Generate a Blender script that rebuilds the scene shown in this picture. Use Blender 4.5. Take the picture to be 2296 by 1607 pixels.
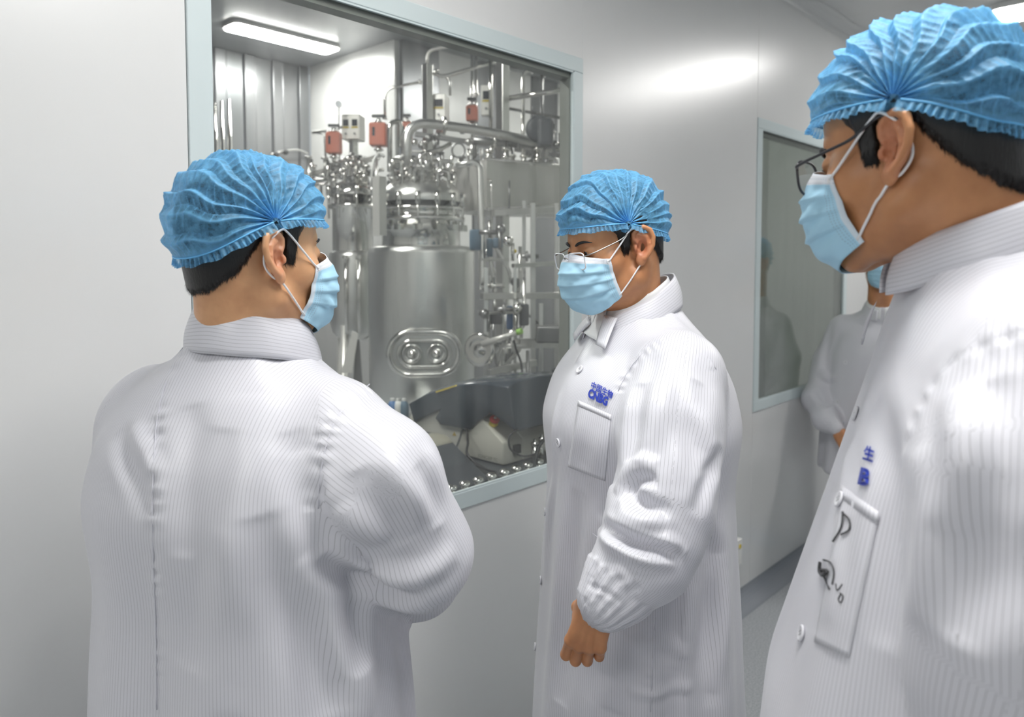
import bpy, bmesh, math, random
import numpy as np
from mathutils import Vector, Matrix

for _o in list(bpy.data.objects):
    bpy.data.objects.remove(_o, do_unlink=True)
sc = bpy.context.scene
COL = sc.collection
rad = math.radians

# ------------------------------------------------------------------ camera
# the glazed wall stands in the plane Y = 0, X runs along it, the corridor is at Y < 0
CAM = np.array([0.0, -1.51, 1.58])
AZ, TILT, FPX = rad(43.1), rad(3.0), 1650.0
SHIFT = -(213.0 - FPX * math.tan(TILT)) / 2296.0
cd = bpy.data.cameras.new('camera')
cam = bpy.data.objects.new('camera', cd)
COL.objects.link(cam)
cam.location = CAM
cam.rotation_euler = (math.pi / 2 - TILT, 0, AZ - math.pi / 2)
cd.sensor_width = 36
cd.sensor_fit = 'HORIZONTAL'
cd.lens = FPX / 2296 * 36
cd.shift_y = SHIFT
cd.clip_start = 0.02
cd.dof.use_dof = True
cd.dof.focus_distance = 1.26
cd.dof.aperture_fstop = 4.6
sc.camera = cam
_f = np.array([math.cos(AZ) * math.cos(TILT), math.sin(AZ) * math.cos(TILT), -math.sin(TILT)])
_r = np.array([math.sin(AZ), -math.cos(AZ), 0.0])
_u = np.cross(_r, _f)


def at(px, py, d):
    """world point seen at pixel (px, py) of the 2296 x 1607 frame, d metres deep"""
    x = (px - 1148) / FPX
    y = (803.5 - py + SHIFT * 2296) / FPX
    return CAM + d * (_f + x * _r + y * _u)


def proj(P):
    P = np.asarray(P, float) - CAM
    d = P @ _f
    return np.stack([1148 + FPX * (P @ _r) / d, 803.5 + SHIFT * 2296 - FPX * (P @ _u) / d, d], -1)


# ------------------------------------------------------------------ world, exposure
w = bpy.data.worlds.new('world')
sc.world = w
w.use_nodes = True
w.node_tree.nodes['Background'].inputs[0].default_value = (0.9, 0.95, 1, 1)
w.node_tree.nodes['Background'].inputs[1].default_value = 0.35
sc.view_settings.view_transform = 'Standard'
sc.view_settings.look = 'None'
sc.view_settings.gamma = 1.0
sc.view_settings.use_curve_mapping = False
sc.view_settings.exposure = 0.62
sc.cycles.max_bounces = 10
sc.cycles.transparent_max_bounces = 16
sc.cycles.caustics_reflective = False
sc.cycles.caustics_refractive = False
sc.cycles.sample_clamp_indirect = 6.0
try:
    sc.cycles.use_denoising = True
    sc.cycles.denoiser = 'OPENIMAGEDENOISE'
except Exception:
    pass
LAMP_L = 21.0

# ------------------------------------------------------------------ materials
MATS = {}


def mat(name, col=(0.8, 0.8, 0.8), rough=0.5, metal=0.0, spec=0.5, **kw):
    if name in MATS:
        return MATS[name]
    m = bpy.data.materials.new(name)
    m.use_nodes = True
    b = m.node_tree.nodes['Principled BSDF']
    b.inputs['Base Color'].default_value = (*col, 1)
    b.inputs['Roughness'].default_value = rough
    b.inputs['Metallic'].default_value = metal
    b.inputs['Specular IOR Level'].default_value = spec
    for k, v in kw.items():
        b.inputs[k.replace('_', ' ')].default_value = v
    MATS[name] = m
    return m


def N(m, kind, **kw):
    n = m.node_tree.nodes.new(kind)
    for k, v in kw.items():
        if isinstance(k, str) and k.startswith('i_'):
            n.inputs[k[2:].replace('_', ' ')].default_value = v
        else:
            setattr(n, k, v)
    return n


def L(m, a, b):
    m.node_tree.links.new(a, b)


def ramp(m, fac, stops):
    r = N(m, 'ShaderNodeValToRGB')
    e = r.color_ramp.elements
    e[0].position, e[0].color = stops[0][0], (*stops[0][1], 1)
    e[1].position, e[1].color = stops[-1][0], (*stops[-1][1], 1)
    for p, c in stops[1:-1]:
        q = e.new(p)
        q.color = (*c, 1)
    L(m, fac, r.inputs[0])
    return r.outputs[0]


def noise(m, scale=(1, 1, 1), nscale=5.0, detail=3.0, rough=0.5, coord='Object'):
    tc = N(m, 'ShaderNodeTexCoord')
    mp = N(m, 'ShaderNodeMapping')
    mp.inputs['Scale'].default_value = scale
    n = N(m, 'ShaderNodeTexNoise')
    n.inputs['Scale'].default_value = nscale
    n.inputs['Detail'].default_value = detail
    n.inputs['Roughness'].default_value = rough
    L(m, tc.outputs[coord], mp.inputs['Vector'])
    L(m, mp.outputs[0], n.inputs['Vector'])
    return n.outputs['Fac']


def bump(m, fac, strength=0.2, dist=0.01):
    b = N(m, 'ShaderNodeBump')
    b.inputs['Strength'].default_value = strength
    b.inputs['Distance'].default_value = dist
    L(m, fac, b.inputs['Height'])
    L(m, b.outputs[0], m.node_tree.nodes['Principled BSDF'].inputs['Normal'])


def bs(m):
    return m.node_tree.nodes['Principled BSDF']


def emit(name, col, s):
    m = mat(name, col)
    bs(m).inputs['Emission Color'].default_value = (*col, 1)
    bs(m).inputs['Emission Strength'].default_value = s
    return m


WALL = mat('coated_wall_panel', (0.70, 0.705, 0.70), 0.30, 0.0, 0.62)
_n = noise(WALL, (1.0, 1.0, 0.08), 260, 2)
bump(WALL, _n, 0.05, 0.0006)
_c = noise(WALL, (1, 1, 1), 1.6, 3)
L(WALL, ramp(WALL, _c, [(0.3, (0.73, 0.735, 0.73)), (0.7, (0.77, 0.775, 0.77))]), bs(WALL).inputs['Base Color'])
bs(WALL).inputs['Coat Weight'].default_value = .55
bs(WALL).inputs['Coat Roughness'].default_value = .26
INWALL = mat('room_wall_panel', (0.66, 0.66, 0.65), 0.28, 0.0, 0.6)
DARKPANEL = mat('dull_metal_panel', (0.42, 0.43, 0.44), 0.3, 0.65)
_n = noise(DARKPANEL, (1, 1, .15), 3.0, 2)
L(DARKPANEL, ramp(DARKPANEL, _n, [(0.3, (0.20, 0.21, 0.22)), (0.7, (0.33, 0.33, 0.34))]), bs(DARKPANEL).inputs['Base Color'])
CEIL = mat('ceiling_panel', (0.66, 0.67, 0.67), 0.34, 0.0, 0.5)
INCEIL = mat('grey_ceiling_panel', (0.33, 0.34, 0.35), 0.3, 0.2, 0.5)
SEAM = mat('seam_sealant', (0.45, 0.46, 0.46), 0.6)
FRAME = mat('frame_enamel', (0.62, 0.70, 0.71), 0.32, 0.0, 0.5)
REVEAL = mat('grey_gasket', (0.24, 0.25, 0.23), 0.5)
FLOOR = mat('speckled_vinyl', (0.4, 0.41, 0.43), 0.35)
_n = noise(FLOOR, (1, 1, 1), 140, 4, 0.8)
L(FLOOR, ramp(FLOOR, _n, [(0.3, (0.27, 0.29, 0.31)), (0.5, (0.40, 0.42, 0.44)), (0.7, (0.58, 0.59, 0.6))]), bs(FLOOR).inputs['Base Color'])
COVE = mat('grey_vinyl_cove', (0.28, 0.30, 0.33), 0.4)
STEEL = mat('polished_steel', (0.78, 0.77, 0.74), 0.13, 1.0)
STEELB = mat('brushed_steel', (0.72, 0.72, 0.70), 0.30, 1.0)
_n = noise(STEELB, (1, 1, 30), 20, 2)
bump(STEELB, _n, 0.05, 0.001)
STEELD = mat('dark_steel', (0.30, 0.30, 0.30), 0.32, 1.0)
SHEET = mat('satin_sheet_steel', (0.80, 0.79, 0.75), 0.36, 0.55)
WHITEP = mat('white_plastic', (0.8, 0.8, 0.78), 0.4)
CREAM = mat('cream_enamel', (0.66, 0.64, 0.57), 0.38)
BEIGE = mat('beige_enamel', (0.58, 0.58, 0.5), 0.38)
NAVY = mat('dark_blue_plastic', (0.040, 0.052, 0.068), 0.12, 0, 0.6)
CHAR = mat('charcoal_plastic', (0.055, 0.06, 0.068), 0.42)
BLACK = mat('black_rubber', (0.018, 0.018, 0.02), 0.45)
RED = mat('red_plastic', (0.62, 0.05, 0.04), 0.3)
ORANGE = mat('orange_enamel', (0.60, 0.17, 0.10), 0.4)
YELLOW = mat('yellow_paint', (0.72, 0.55, 0.06), 0.45)
BLUE = mat('blue_plastic', (0.05, 0.17, 0.42), 0.4)
BLUEG = mat('dull_blue_enamel', (0.10, 0.17, 0.24), 0.5)
SCREEN = mat('dark_display', (0.03, 0.035, 0.05), 0.2)
TAPE = mat('tan_packing_tape', (0.36, 0.34, 0.27), 0.3)
GREENL = mat('lime_plastic', (0.4, 0.75, 0.15), 0.4)
DIFF = emit('lamp_diffuser', (1.0, 0.985, 0.96), LAMP_L)
DIFF2 = emit('room_lamp_diffuser', (1.0, 0.985, 0.95), 42.0)


def glass_mat(name, tint=(1, 1, 1), haze=0.05, boost=1.0, streaks=False, ior=1.5):
    m = bpy.data.materials.new(name)
    m.use_nodes = True
    t = m.node_tree
    t.nodes.clear()
    out = N(m, 'ShaderNodeOutputMaterial')
    fr = N(m, 'ShaderNodeFresnel')
    ge = N(m, 'ShaderNodeNewGeometry')
    mi = N(m, 'ShaderNodeMix', data_type='FLOAT')
    mi.inputs[2].default_value = ior
    mi.inputs[3].default_value = 1.0 / ior      # the pane's inner side: same reflectance as its outer side
    L(m, ge.outputs['Backfacing'], mi.inputs[0])
    L(m, mi.outputs[0], fr.inputs['IOR'])
    mu = N(m, 'ShaderNodeMath', operation='MULTIPLY', use_clamp=True)
    mu.inputs[1].default_value = boost
    L(m, fr.outputs[0], mu.inputs[0])
    tr = N(m, 'ShaderNodeBsdfTransparent')
    tr.inputs[0].default_value = (*tint, 1)
    gl = N(m, 'ShaderNodeBsdfGlossy')
    gl.inputs['Roughness'].default_value = 0.01
    mx = N(m, 'ShaderNodeMixShader')
    L(m, mu.outputs[0], mx.inputs[0])
    L(m, tr.outputs[0], mx.inputs[1])
    L(m, gl.outputs[0], mx.inputs[2])
    last = mx.outputs[0]
    if haze > 0:
        df = N(m, 'ShaderNodeBsdfDiffuse')
        df.inputs[0].default_value = (0.8, 0.8, 0.8, 1)
        tl = N(m, 'ShaderNodeBsdfTranslucent')
        tl.inputs[0].default_value = (0.8, 0.8, 0.8, 1)
        m0 = N(m, 'ShaderNodeMixShader')
        m0.inputs[0].default_value = 0.35
        L(m, df.outputs[0], m0.inputs[1])
        L(m, tl.outputs[0], m0.inputs[2])
        m2 = N(m, 'ShaderNodeMixShader')
        if streaks:
            nz = noise(m, (9, 1, 0.7), 2.0, 4, 0.6)
            rp = ramp(m, nz, [(0.35, (haze * 0.45,) * 3), (0.75, (haze * 1.7,) * 3)])
            L(m, rp, m2.inputs[0])
        else:
            m2.inputs[0].default_value = haze
        L(m, last, m2.inputs[1])
        L(m, m0.outputs[0], m2.inputs[2])
        last = m2.outputs[0]
    L(m, last, out.inputs['Surface'])
    MATS[name] = m
    return m


WINGLASS = glass_mat('wiped_window_glass', (0.97, 0.985, 0.975), 0.05, 1.0, True)
WINGLASS2 = glass_mat('clean_window_glass', (0.93, 0.96, 0.94), 0.03, 1.9, True)
LENS = glass_mat('spectacle_lens', (0.97, 0.96, 0.97), 0.0, 1.0)


# ------------------------------------------------------------------ object helpers
def tag(o, label=None, cat=None, group=None, kind=None):
    if label:
        o['label'] = label
    if cat:
        o['category'] = cat
    if group:
        o['group'] = group
    if kind:
        o['kind'] = kind
    return o


def empty(name, loc, label=None, cat=None, group=None, rz=0.0):
    o = bpy.data.objects.new(name, None)
    o.empty_display_size = 0.05
    o.location = Vector([float(v) for v in loc])
    o.rotation_euler = (0, 0, rz)
    COL.objects.link(o)
    tag(o, label, cat, group)
    return o


def wmat(o):
    """matrix of an object from its own transform (parents are never scaled)"""
    m = Matrix.LocRotScale(o.location, o.rotation_euler, None)
    return wmat(o.parent) @ m if o.parent else m


def link(name, me, m, parent=None, smooth=False, world=True):
    """link a mesh whose vertices are world coordinates; re-express them in the parent's frame"""
    if m:
        for q in (m if isinstance(m, (list, tuple)) else [m]):
            me.materials.append(q)
    o = bpy.data.objects.new(name, me)
    COL.objects.link(o)
    if parent is not None:
        o.parent = parent
        if world:
            me.transform(wmat(parent).inverted())
    if smooth:
        me.polygons.foreach_set('use_smooth', [True] * len(me.polygons))
    return o


def from_np(name, V, F, m, parent=None, smooth=True, world=True):
    me = bpy.data.meshes.new(name)
    V = np.asarray(V, np.float32)
    if isinstance(F, np.ndarray):
        n, k = F.shape
        me.vertices.add(len(V))
        me.vertices.foreach_set('co', V.ravel())
        me.loops.add(n * k)
        me.loops.foreach_set('vertex_index', F.astype(np.int32).ravel())
        me.polygons.add(n)
        me.polygons.foreach_set('loop_start', np.arange(0, n * k, k, dtype=np.int32))
        me.update(calc_edges=True)
    else:
        me.from_pydata(V.tolist(), [], F)
        me.update()
    return link(name, me, m, parent, smooth, world)


class MB:
    """collects shapes in world coordinates, then builds ONE mesh object"""

    def __init__(s):
        s.v, s.f, s.sm = [], [], []

    def add(s, V, F, smooth=False):
        o = len(s.v)
        s.v += [tuple(float(c) for c in p) for p in V]
        s.f += [tuple(i + o for i in q) for q in F]
        s.sm += [smooth] * len(F)
        return s

    def box(s, a, b, bev=0.0):
        a, b = np.minimum(a, b), np.maximum(a, b)
        return s.obox((a + b) / 2.0, b - a, np.eye(3), bev)

    def obox(s, c, size, R=None, bev=0.0):
        """box with axes = rows of R, chamfered edges"""
        R = np.eye(3) if R is None else np.asarray(R, float)
        c = np.asarray(c, float)
        h = np.asarray(size, float) / 2
        if bev <= 0:
            P = [(x, y, z) for x in (-1, 1) for y in (-1, 1) for z in (-1, 1)]
            V = [c + (np.array(p) * h) @ R for p in P]
            F = [(0, 1, 3, 2), (4, 6, 7, 5), (0, 4, 5, 1), (2, 3, 7, 6), (0, 2, 6, 4), (1, 5, 7, 3)]
            return s.add(V, F)
        bm = bmesh.new()
        bmesh.ops.create_cube(bm, size=1.0)
        for v in bm.verts:
            v.co = Vector((v.co.x * 2 * h[0], v.co.y * 2 * h[1], v.co.z * 2 * h[2]))
        bev = min(bev, min(h) * 0.9)
        bmesh.ops.bevel(bm, geom=bm.edges[:], offset=bev, segments=2, affect='EDGES', profile=0.5)
        V = [c + np.array(v.co) @ R for v in bm.verts]
        bm.verts.index_update()
        F = [tuple(v.index for v in f.verts) for f in bm.faces]
        bm.free()
        return s.add(V, F)

    def tube(s, pts, r, n=10, caps=True, closed=False):
        pts = [np.asarray(p, float) for p in pts]
        k = len(pts)
        rs = r if isinstance(r, (list, tuple, np.ndarray)) else [r] * k
        V, F = [], []
        T = []
        for i in range(k):
            a = pts[(i - 1) % k] if (closed or i > 0) else pts[0]
            b = pts[(i + 1) % k] if (closed or i < k - 1) else pts[-1]
            t = b - a
            T.append(t / (np.linalg.norm(t) + 1e-12))
        up = np.array([0, 0, 1.0]) if abs(T[0][2]) < 0.9 else np.array([1.0, 0, 0])
        u = np.cross(T[0], up)
        u /= np.linalg.norm(u)
        for i in range(k):
            u = u - T[i] * (u @ T[i])
            u /= np.linalg.norm(u) + 1e-12
            v = np.cross(T[i], u)
            for j in range(n):
                a = 2 * math.pi * j / n
                V.append(pts[i] + rs[i] * (math.cos(a) * u + math.sin(a) * v))
        for i in range(k if closed else k - 1):
            for j in range(n):
                q = (i + 1) % k
                F.append((i * n + j, i * n + (j + 1) % n, q * n + (j + 1) % n, q * n + j))
        s.add(V, F, True)
        if caps and not closed:
            o = len(s.v) - k * n
            s.f += [tuple(o + j for j in reversed(range(n))), tuple(o + (k - 1) * n + j for j in range(n))]
            s.sm += [False, False]
        return s

    def lathe(s, c, prof, n=32, axis=(0, 0, 1), smooth=True):
        """prof: list of (radius, height along axis)"""
        c = np.asarray(c, float)
        ax = np.asarray(axis, float)
        ax /= np.linalg.norm(ax)
        up = np.array([0, 0, 1.0]) if abs(ax[2]) < 0.9 else np.array([1.0, 0, 0])
        u = np.cross(ax, up)
        u /= np.linalg.norm(u)
        v = np.cross(ax, u)
        V, F = [], []
        for r, h in prof:
            for j in range(n):
                a = 2 * math.pi * j / n
                V.append(c + ax * h + max(r, 1e-5) * (math.cos(a) * u + math.sin(a) * v))
        for i in range(len(prof) - 1):
            for j in range(n):
                F.append((i * n + j, i * n + (j + 1) % n, (i + 1) * n + (j + 1) % n, (i + 1) * n + j))
        return s.add(V, F, smooth)

    def disc(s, c, r, h, axis=(0, 0, 1), n=24):
        return s.lathe(c, [(0, 0), (r * .94, 0), (r, h * .1), (r, h * .9), (r * .94, h), (0, h)], n, axis, False)

    def prism(s, poly, d):
        """extrude a planar polygon (list of 3d points) by the vector d"""
        n = len(poly)
        V = [np.asarray(p, float) for p in poly] + [np.asarray(p, float) + np.asarray(d, float) for p in poly]
        F = [tuple(reversed(range(n))), tuple(range(n, 2 * n))]
        F += [(i, (i + 1) % n, n + (i + 1) % n, n + i) for i in range(n)]
        return s.add(V, F)

    def build(s, name, m, parent=None):
        me = bpy.data.meshes.new(name)
        me.from_pydata(s.v, [], s.f)
        me.polygons.foreach_set('use_smooth', s.sm)
        me.update()
        bm = bmesh.new()
        bm.from_mesh(me)
        bmesh.ops.recalc_face_normals(bm, faces=bm.faces[:])
        bm.to_mesh(me)
        bm.free()
        return link(name, me, m, parent)


def bend(pts, r=0.05, n=5):
    """round the corners of a pipe run"""
    pts = [np.asarray(p, float) for p in pts]
    out = [pts[0]]
    for i in range(1, len(pts) - 1):
        a, b, c = pts[i - 1], pts[i], pts[i + 1]
        la, lc = np.linalg.norm(a - b), np.linalg.norm(c - b)
        q = min(r, la * .45, lc * .45)
        p0, p1 = b + (a - b) / la * q, b + (c - b) / lc * q
        for k in range(n + 1):
            t = k / n
            out.append((1 - t) ** 2 * p0 + 2 * t * (1 - t) * b + t * t * p1)
    out.append(pts[-1])
    return out


def smooth_path(pts, n=8):
    P = [np.asarray(p, float) for p in pts]
    P = [2 * P[0] - P[1]] + P + [2 * P[-1] - P[-2]]
    out = []
    for i in range(1, len(P) - 2):
        for k in range(n):
            t = k / n
            out.append(0.5 * ((2 * P[i]) + (-P[i - 1] + P[i + 1]) * t + (2 * P[i - 1] - 5 * P[i] + 4 * P[i + 1] - P[i + 2]) * t * t
                              + (-P[i - 1] + 3 * P[i] - 3 * P[i + 1] + P[i + 2]) * t ** 3))
    out.append(P[-2])
    return out
# ================================================================== the setting
W1 = (0.653, 1.95, 0.885, 2.25)      # x0, x1, z0, z1 of the near viewing window (outer edge of its frame)
W2 = (3.262, 4.462, 0.885, 2.25)
H = 2.90                             # corridor ceiling
RH = 3.50                            # process room ceiling
XA, XB = -4.2, 7.2


def structure(mb, name, m, parent=None, **kw):
    o = mb.build(name, m, parent)
    if parent is None:
        o['kind'] = 'structure'
    return o


wl = empty('wall_glazed', (0, 0, 0))
wl['kind'] = 'structure'
seams = [-3.25, -1.95, -0.65, W1[0], W1[1], W2[0], W2[1], 5.76, 7.2]
xs = [XA] + seams[0:]
xs = sorted(set(xs))
for a, b in zip(xs[:-1], xs[1:]):
    g = 0.0012
    hole = None
    for Wn in (W1, W2):
        if abs(a - Wn[0]) < .01 and abs(b - Wn[1]) < .01:
            hole = Wn
    mb = MB()
    if hole:
        mb.box((a, 0, 0), (b, 0.05, hole[2] + 0.004))
        mb.box((a, 0, hole[3] - 0.004), (b, 0.05, RH))
    else:
        mb.box((a + g, 0, 0), (b - g, 0.05, RH), 0.0015)
    mb.build('panel', WALL, wl)
    if b < 7.1:
        MB().box((b - g, 0.003, 0), (b + g, 0.045, RH)).build('seam', SEAM, wl)


def window(n, Wn, gm):
    x0, x1, z0, z1 = Wn
    root = empty('window_%d' % n, (x0, 0, z0))
    root['kind'] = 'structure'
    t, fw = 0.050, 0.048
    for nm, a, b in (('frame_rail', (x0, -0.006, z1 - fw), (x1, 0.052, z1)), ('frame_rail', (x0, -0.006, z0), (x1, 0.012, z0 + fw)),
                     ('frame_stile', (x0, -0.006, z0 + fw), (x0 + fw, 0.052, z1 - fw)), ('frame_stile', (x1 - fw, -0.006, z0 + fw), (x1, 0.052, z1 - fw))):
        MB().box(a, b, 0.0022).build(nm, FRAME, root)
    i = fw - 0.001
    mb = MB()
    mb.box((x0 + i, 0.010, z1 - i - 0.022), (x1 - i, 0.050, z1 - i))
    mb.box((x0 + i, 0.010, z0 + i), (x0 + i + 0.004, 0.050, z1 - i))
    mb.box((x1 - i - 0.006, 0.010, z0 + i), (x1 - i, 0.050, z1 - i))
    mb.build('gasket', REVEAL, root)
    g = MB().box((x0 + i, 0.004, z0 + i), (x1 - i, 0.010, z1 - i)).build('glass_pane', gm, root)
    mb = MB()
    for a, b in (((x0 + i, -.004, z1 - i - .006), (x1 - i, .004, z1 - i)), ((x0 + i, -.004, z0 + i), (x1 - i, .004, z0 + i + .006)),
                 ((x0 + i, -.004, z0 + i), (x0 + i + .004, .004, z1 - i)), ((x1 - i - .004, -.004, z0 + i), (x1 - i, .004, z1 - i))):
        mb.box(a, b)
    mb.build('glazing_bead', FRAME, root)
    return root


window(1, W1, WINGLASS)
window(2, W2, WINGLASS2)

structure(MB().box((XA, -2.75, -0.06), (XB, 5.2, 0.0)), 'floor', FLOOR)
ce = empty('ceiling', (0, 0, H))
ce['kind'] = 'structure'
LX = (-3.0, 0.8, 4.6, 8.4)
xx = XA
k = 0
while xx < XB - 0.05:
    x2 = min(xx + 1.2, XB)
    MB().box((xx + .001, -2.75, H), (x2 - .001, 0.0, H + 0.05), 0.001).build('ceiling_panel', CEIL, ce)
    xx = x2
# rounded cove between wall and ceiling / floor
for nm, zz, sg, m in (('trim_1', H, -1, CEIL), ('trim_2', 0.0, 1, COVE)):
    prof = [(0.0, 0.0)]
    rr = 0.07 if zz > 1 else 0.075
    P = []
    for i in range(9):
        a = math.pi / 2 * i / 8
        P.append((XA, -(rr - rr * math.sin(a)) - 0.001, zz + sg * (rr - rr * math.cos(a)) + sg * 0.001))
    P = [(XA, -0.0005, zz)] + P
    structure(MB().prism(P, (XB - XA, 0, 0)), nm, m)
structure(MB().box((XA, -2.75, 0), (XB, -2.70, H)), 'wall_opposite', mat('grey_wall_panel', (.42, .43, .44), .4))
structure(MB().box((XA - .05, -2.75, 0), (XA, 0, H)), 'wall_near_end', WALL)
structure(MB().box((XB, -2.75, 0), (XB + .05, 0, H)), 'wall_far_end', WALL)
# opposite wall: two closed clean-room doors and a window band give the steel something to reflect
for n, x in ((1, -1.4), (2, 3.0)):
    d = empty('door_%d' % n, (x, -2.70, 0))
    d['kind'] = 'structure'
    MB().box((x, -2.705, 0), (x + .95, -2.68, 2.1), 0.004).build('door_leaf', FRAME, d)
    MB().tube([(x + .86, -2.67, .95), (x + .86, -2.64, .96), (x + .86, -2.64, 1.1), (x + .86, -2.67, 1.11)], .01).build('door_handle', STEEL, d)


def ceiling_lamp(x0, x1, y0, y1, z, dm, label, group=None):
    root = empty('ceiling_light', ((x0 + x1) / 2, (y0 + y1) / 2, z), label, 'light', group)
    cx, cy, hx, hy = (x0 + x1) / 2, (y0 + y1) / 2, (x1 - x0) / 2, (y1 - y0) / 2

    def rr(e, r):
        P = []
        for qx, qy, a0 in ((1, 1, 0), (-1, 1, 90), (-1, -1, 180), (1, -1, 270)):
            for i in range(5):
                a = rad(a0 + 22.5 * i)
                P.append((cx + qx * (hx + e - r) + r * math.cos(a), cy + qy * (hy + e - r) + r * math.sin(a)))
        return P
    MB().prism([(x, y, z - 0.030) for x, y in rr(0.012, .05)], (0, 0, 0.029)).build('housing', WHITEP, root)
    MB().prism([(x, y, z - 0.040) for x, y in rr(0, .045)], (0, 0, 0.0095)).build('diffuser', dm, root)
    return root


ceiling_lamp(4.47, 4.74, -1.95, -0.68, H, DIFF, 'slim white ceiling light at the upper right corner of the view')
ceiling_lamp(0.66, 0.94, -1.95, -0.68, H, DIFF, 'slim white ceiling light above the three men in coats')
ceiling_lamp(-2.2, -1.92, -1.95, -0.68, H, DIFF, 'slim white ceiling light behind the camera')

# wall socket box behind the second man
s = empty('socket_box', (3.03, 0, .23), 'small white wall box with a yellow warning spot behind the middle man', 'socket')
MB().box((2.97, -0.045, 0.225), (3.085, -0.0005, 0.345), 0.004).build('box', WHITEP, s)
MB().disc((3.06, -0.045, 0.315), 0.010, 0.003, (0, -1, 0)).build('warning_spot', YELLOW, s)

# ---------------------------------------------------------------- process room shell (seen through window 1)
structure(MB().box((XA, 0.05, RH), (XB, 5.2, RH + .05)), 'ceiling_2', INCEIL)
structure(MB().box((4.0, 3.62, 0), (4.05, 4.95, RH)), 'wall_white_return', INWALL)
far = empty('wall_far_left', (0, 4.95, 0))
far['kind'] = 'structure'
x = -2.0
i = 0
while x < 3.99:
    x2 = min(x + (0.17 if i % 2 else .11), 4.0)
    MB().box((x + .004, 4.95 + 0.022 * (i % 2), 0), (x2 - .004, 5.0, RH), 0.008).build('wall_panel', DARKPANEL, far)
    x = x2
    i += 1
far = empty('wall_far_right', (4.05, 3.6, 0))
far['kind'] = 'structure'
x = 4.05
i = 0
while x < 7.1:
    x2 = min(x + 0.42, 7.2)
    MB().box((x + .006, 3.57 + 0.012 * (i % 2), 0), (x2 - .006, 3.62, RH), 0.002).build('wall_panel', INWALL if i % 2 else DARKPANEL, far)
    x = x2
    i += 1
structure(MB().box((XB, 0.05, 0), (XB + .05, 3.6, RH)), 'wall_room_end', INWALL)
structure(MB().box((-2.05, 0.05, 0), (-2.0, 5.0, RH)), 'wall_room_left', INWALL)
# narrow lobby behind window 2
mb = MB().box((3.15, 0.05, 0), (3.19, 0.92, RH)).box((3.19, 0.88, 0), (5.4, 0.92, RH)).box((5.36, 0.05, 0), (5.4, 0.88, RH))
structure(mb, 'wall_lobby', mat('lobby_wall', (0.50, 0.53, 0.50), 0.4))
MB().box((3.30, 0.865, 1.35), (3.40, 0.8795, 2.0), .002).build('trim_3', mat('pale_blue_trim', (0.35, 0.38, 0.42), .4))['kind'] = 'structure'

ceiling_lamp(2.82, 3.78, 4.10, 4.33, RH, DIFF2, 'white ceiling light of the equipment room seen at the top of the window')
ceiling_lamp(0.4, 1.6, 1.4, 1.65, RH, DIFF2, 'white ceiling light of the equipment room, outside the view on the left')
ceiling_lamp(5.0, 6.2, 1.9, 2.15, RH, DIFF2, 'white ceiling light of the equipment room, hidden behind the window frame')
ceiling_lamp(3.4, 3.8, 0.3, 0.5, RH, DIFF2, 'small white ceiling light of the lobby behind the second window')
# darker ceiling filter panels
for a, b in (((2.9, 2.2), (4.3, 3.3)), ((0.9, 3.4), (2.0, 4.4))):
    o = MB().box((a[0], a[1], RH - .012), (b[0], b[1], RH - .0005), .003).build('ceiling_filter', mat('filter_panel', (0.26, 0.28, 0.33), 0.4),)
    tag(o, 'dark grey flat filter panel in the equipment room ceiling, ' + ('right of the lamp' if a[0] > 2 else 'at the left window edge'), 'panel')
# ================================================================== equipment room things
def onp(px, py, axis, val):
    """world point where the view ray of a photo pixel meets the plane axis = val"""
    d = at(px, py, 1.0) - CAM
    return CAM + d * ((val - CAM[axis]) / d[axis])


def bevel(o, wd=0.004, seg=3):
    b = o.modifiers.new('bevel', 'BEVEL')
    b.width = wd
    b.segments = seg
    b.limit_method = 'ANGLE'
    b.angle_limit = rad(25)
    o.data.polygons.foreach_set('use_smooth', [True] * len(o.data.polygons))
    return o


def flange(mb, c, r, h=.012, axis=(0, 0, 1)):
    mb.lathe(np.asarray(c) - np.asarray(axis, float) * h / 2, [(0, 0), (r * .9, 0), (r, h * .25), (r, h * .75), (r * .9, h), (0, h)], 20, axis)


RNG = random.Random(7)
# ---- counter by the window
ctr = empty('counter', (1.55, 0.5, 0), 'dark counter under the dark hooded instrument, just behind the window', 'counter')
MB().box((0.75, 0.065, 0.853), (2.2, 0.86, 0.883), 0.004).build('worktop', CHAR, ctr)
for x in (0.8, 2.15):
    for y in (0.11, 0.82):
        MB().box((x - .02, y - .02, 0.001), (x + .02, y + .02, 0.853), .003).build('leg', STEELB, ctr)
MB().box((0.8, .10, .2), (2.2, .13, .23)).build('rail', STEELB, ctr)

# ---- hooded instrument
inst = empty('laboratory_instrument', (1.95, 0.45, 0.883), 'cream bench instrument with a big dark blue hood and a red stop button', 'instrument')
XF = 1.80
lower = [onp(px, py, 0, XF) for px, py in ((905, 985), (905, 952), (924, 944), (985, 915), (1075, 915), (1099, 928), (1130, 955), (1130, 1034))]
body = [np.array([XF, 0.72, 0.8865]), np.array([XF, 0.72, 0.99]), np.array([XF, 0.60, 1.06]), np.array([XF, 0.36, 1.06]), np.array([XF, 0.215, 0.965]), np.array([XF, 0.215, 0.8865])]
bevel(MB().prism(body, (0.10, 0, 0)).build('front_housing', CREAM, inst), .006)
bevel(MB().prism([p + np.array([0.1, 0.0, 0]) for p in body], (0.20, 0, 0)).build('rear_housing', BEIGE, inst), .006)
MB().box((XF + .02, .24, 0.8835), (2.08, 0.70, 0.8865)).build('plinth', CHAR, inst)
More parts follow.
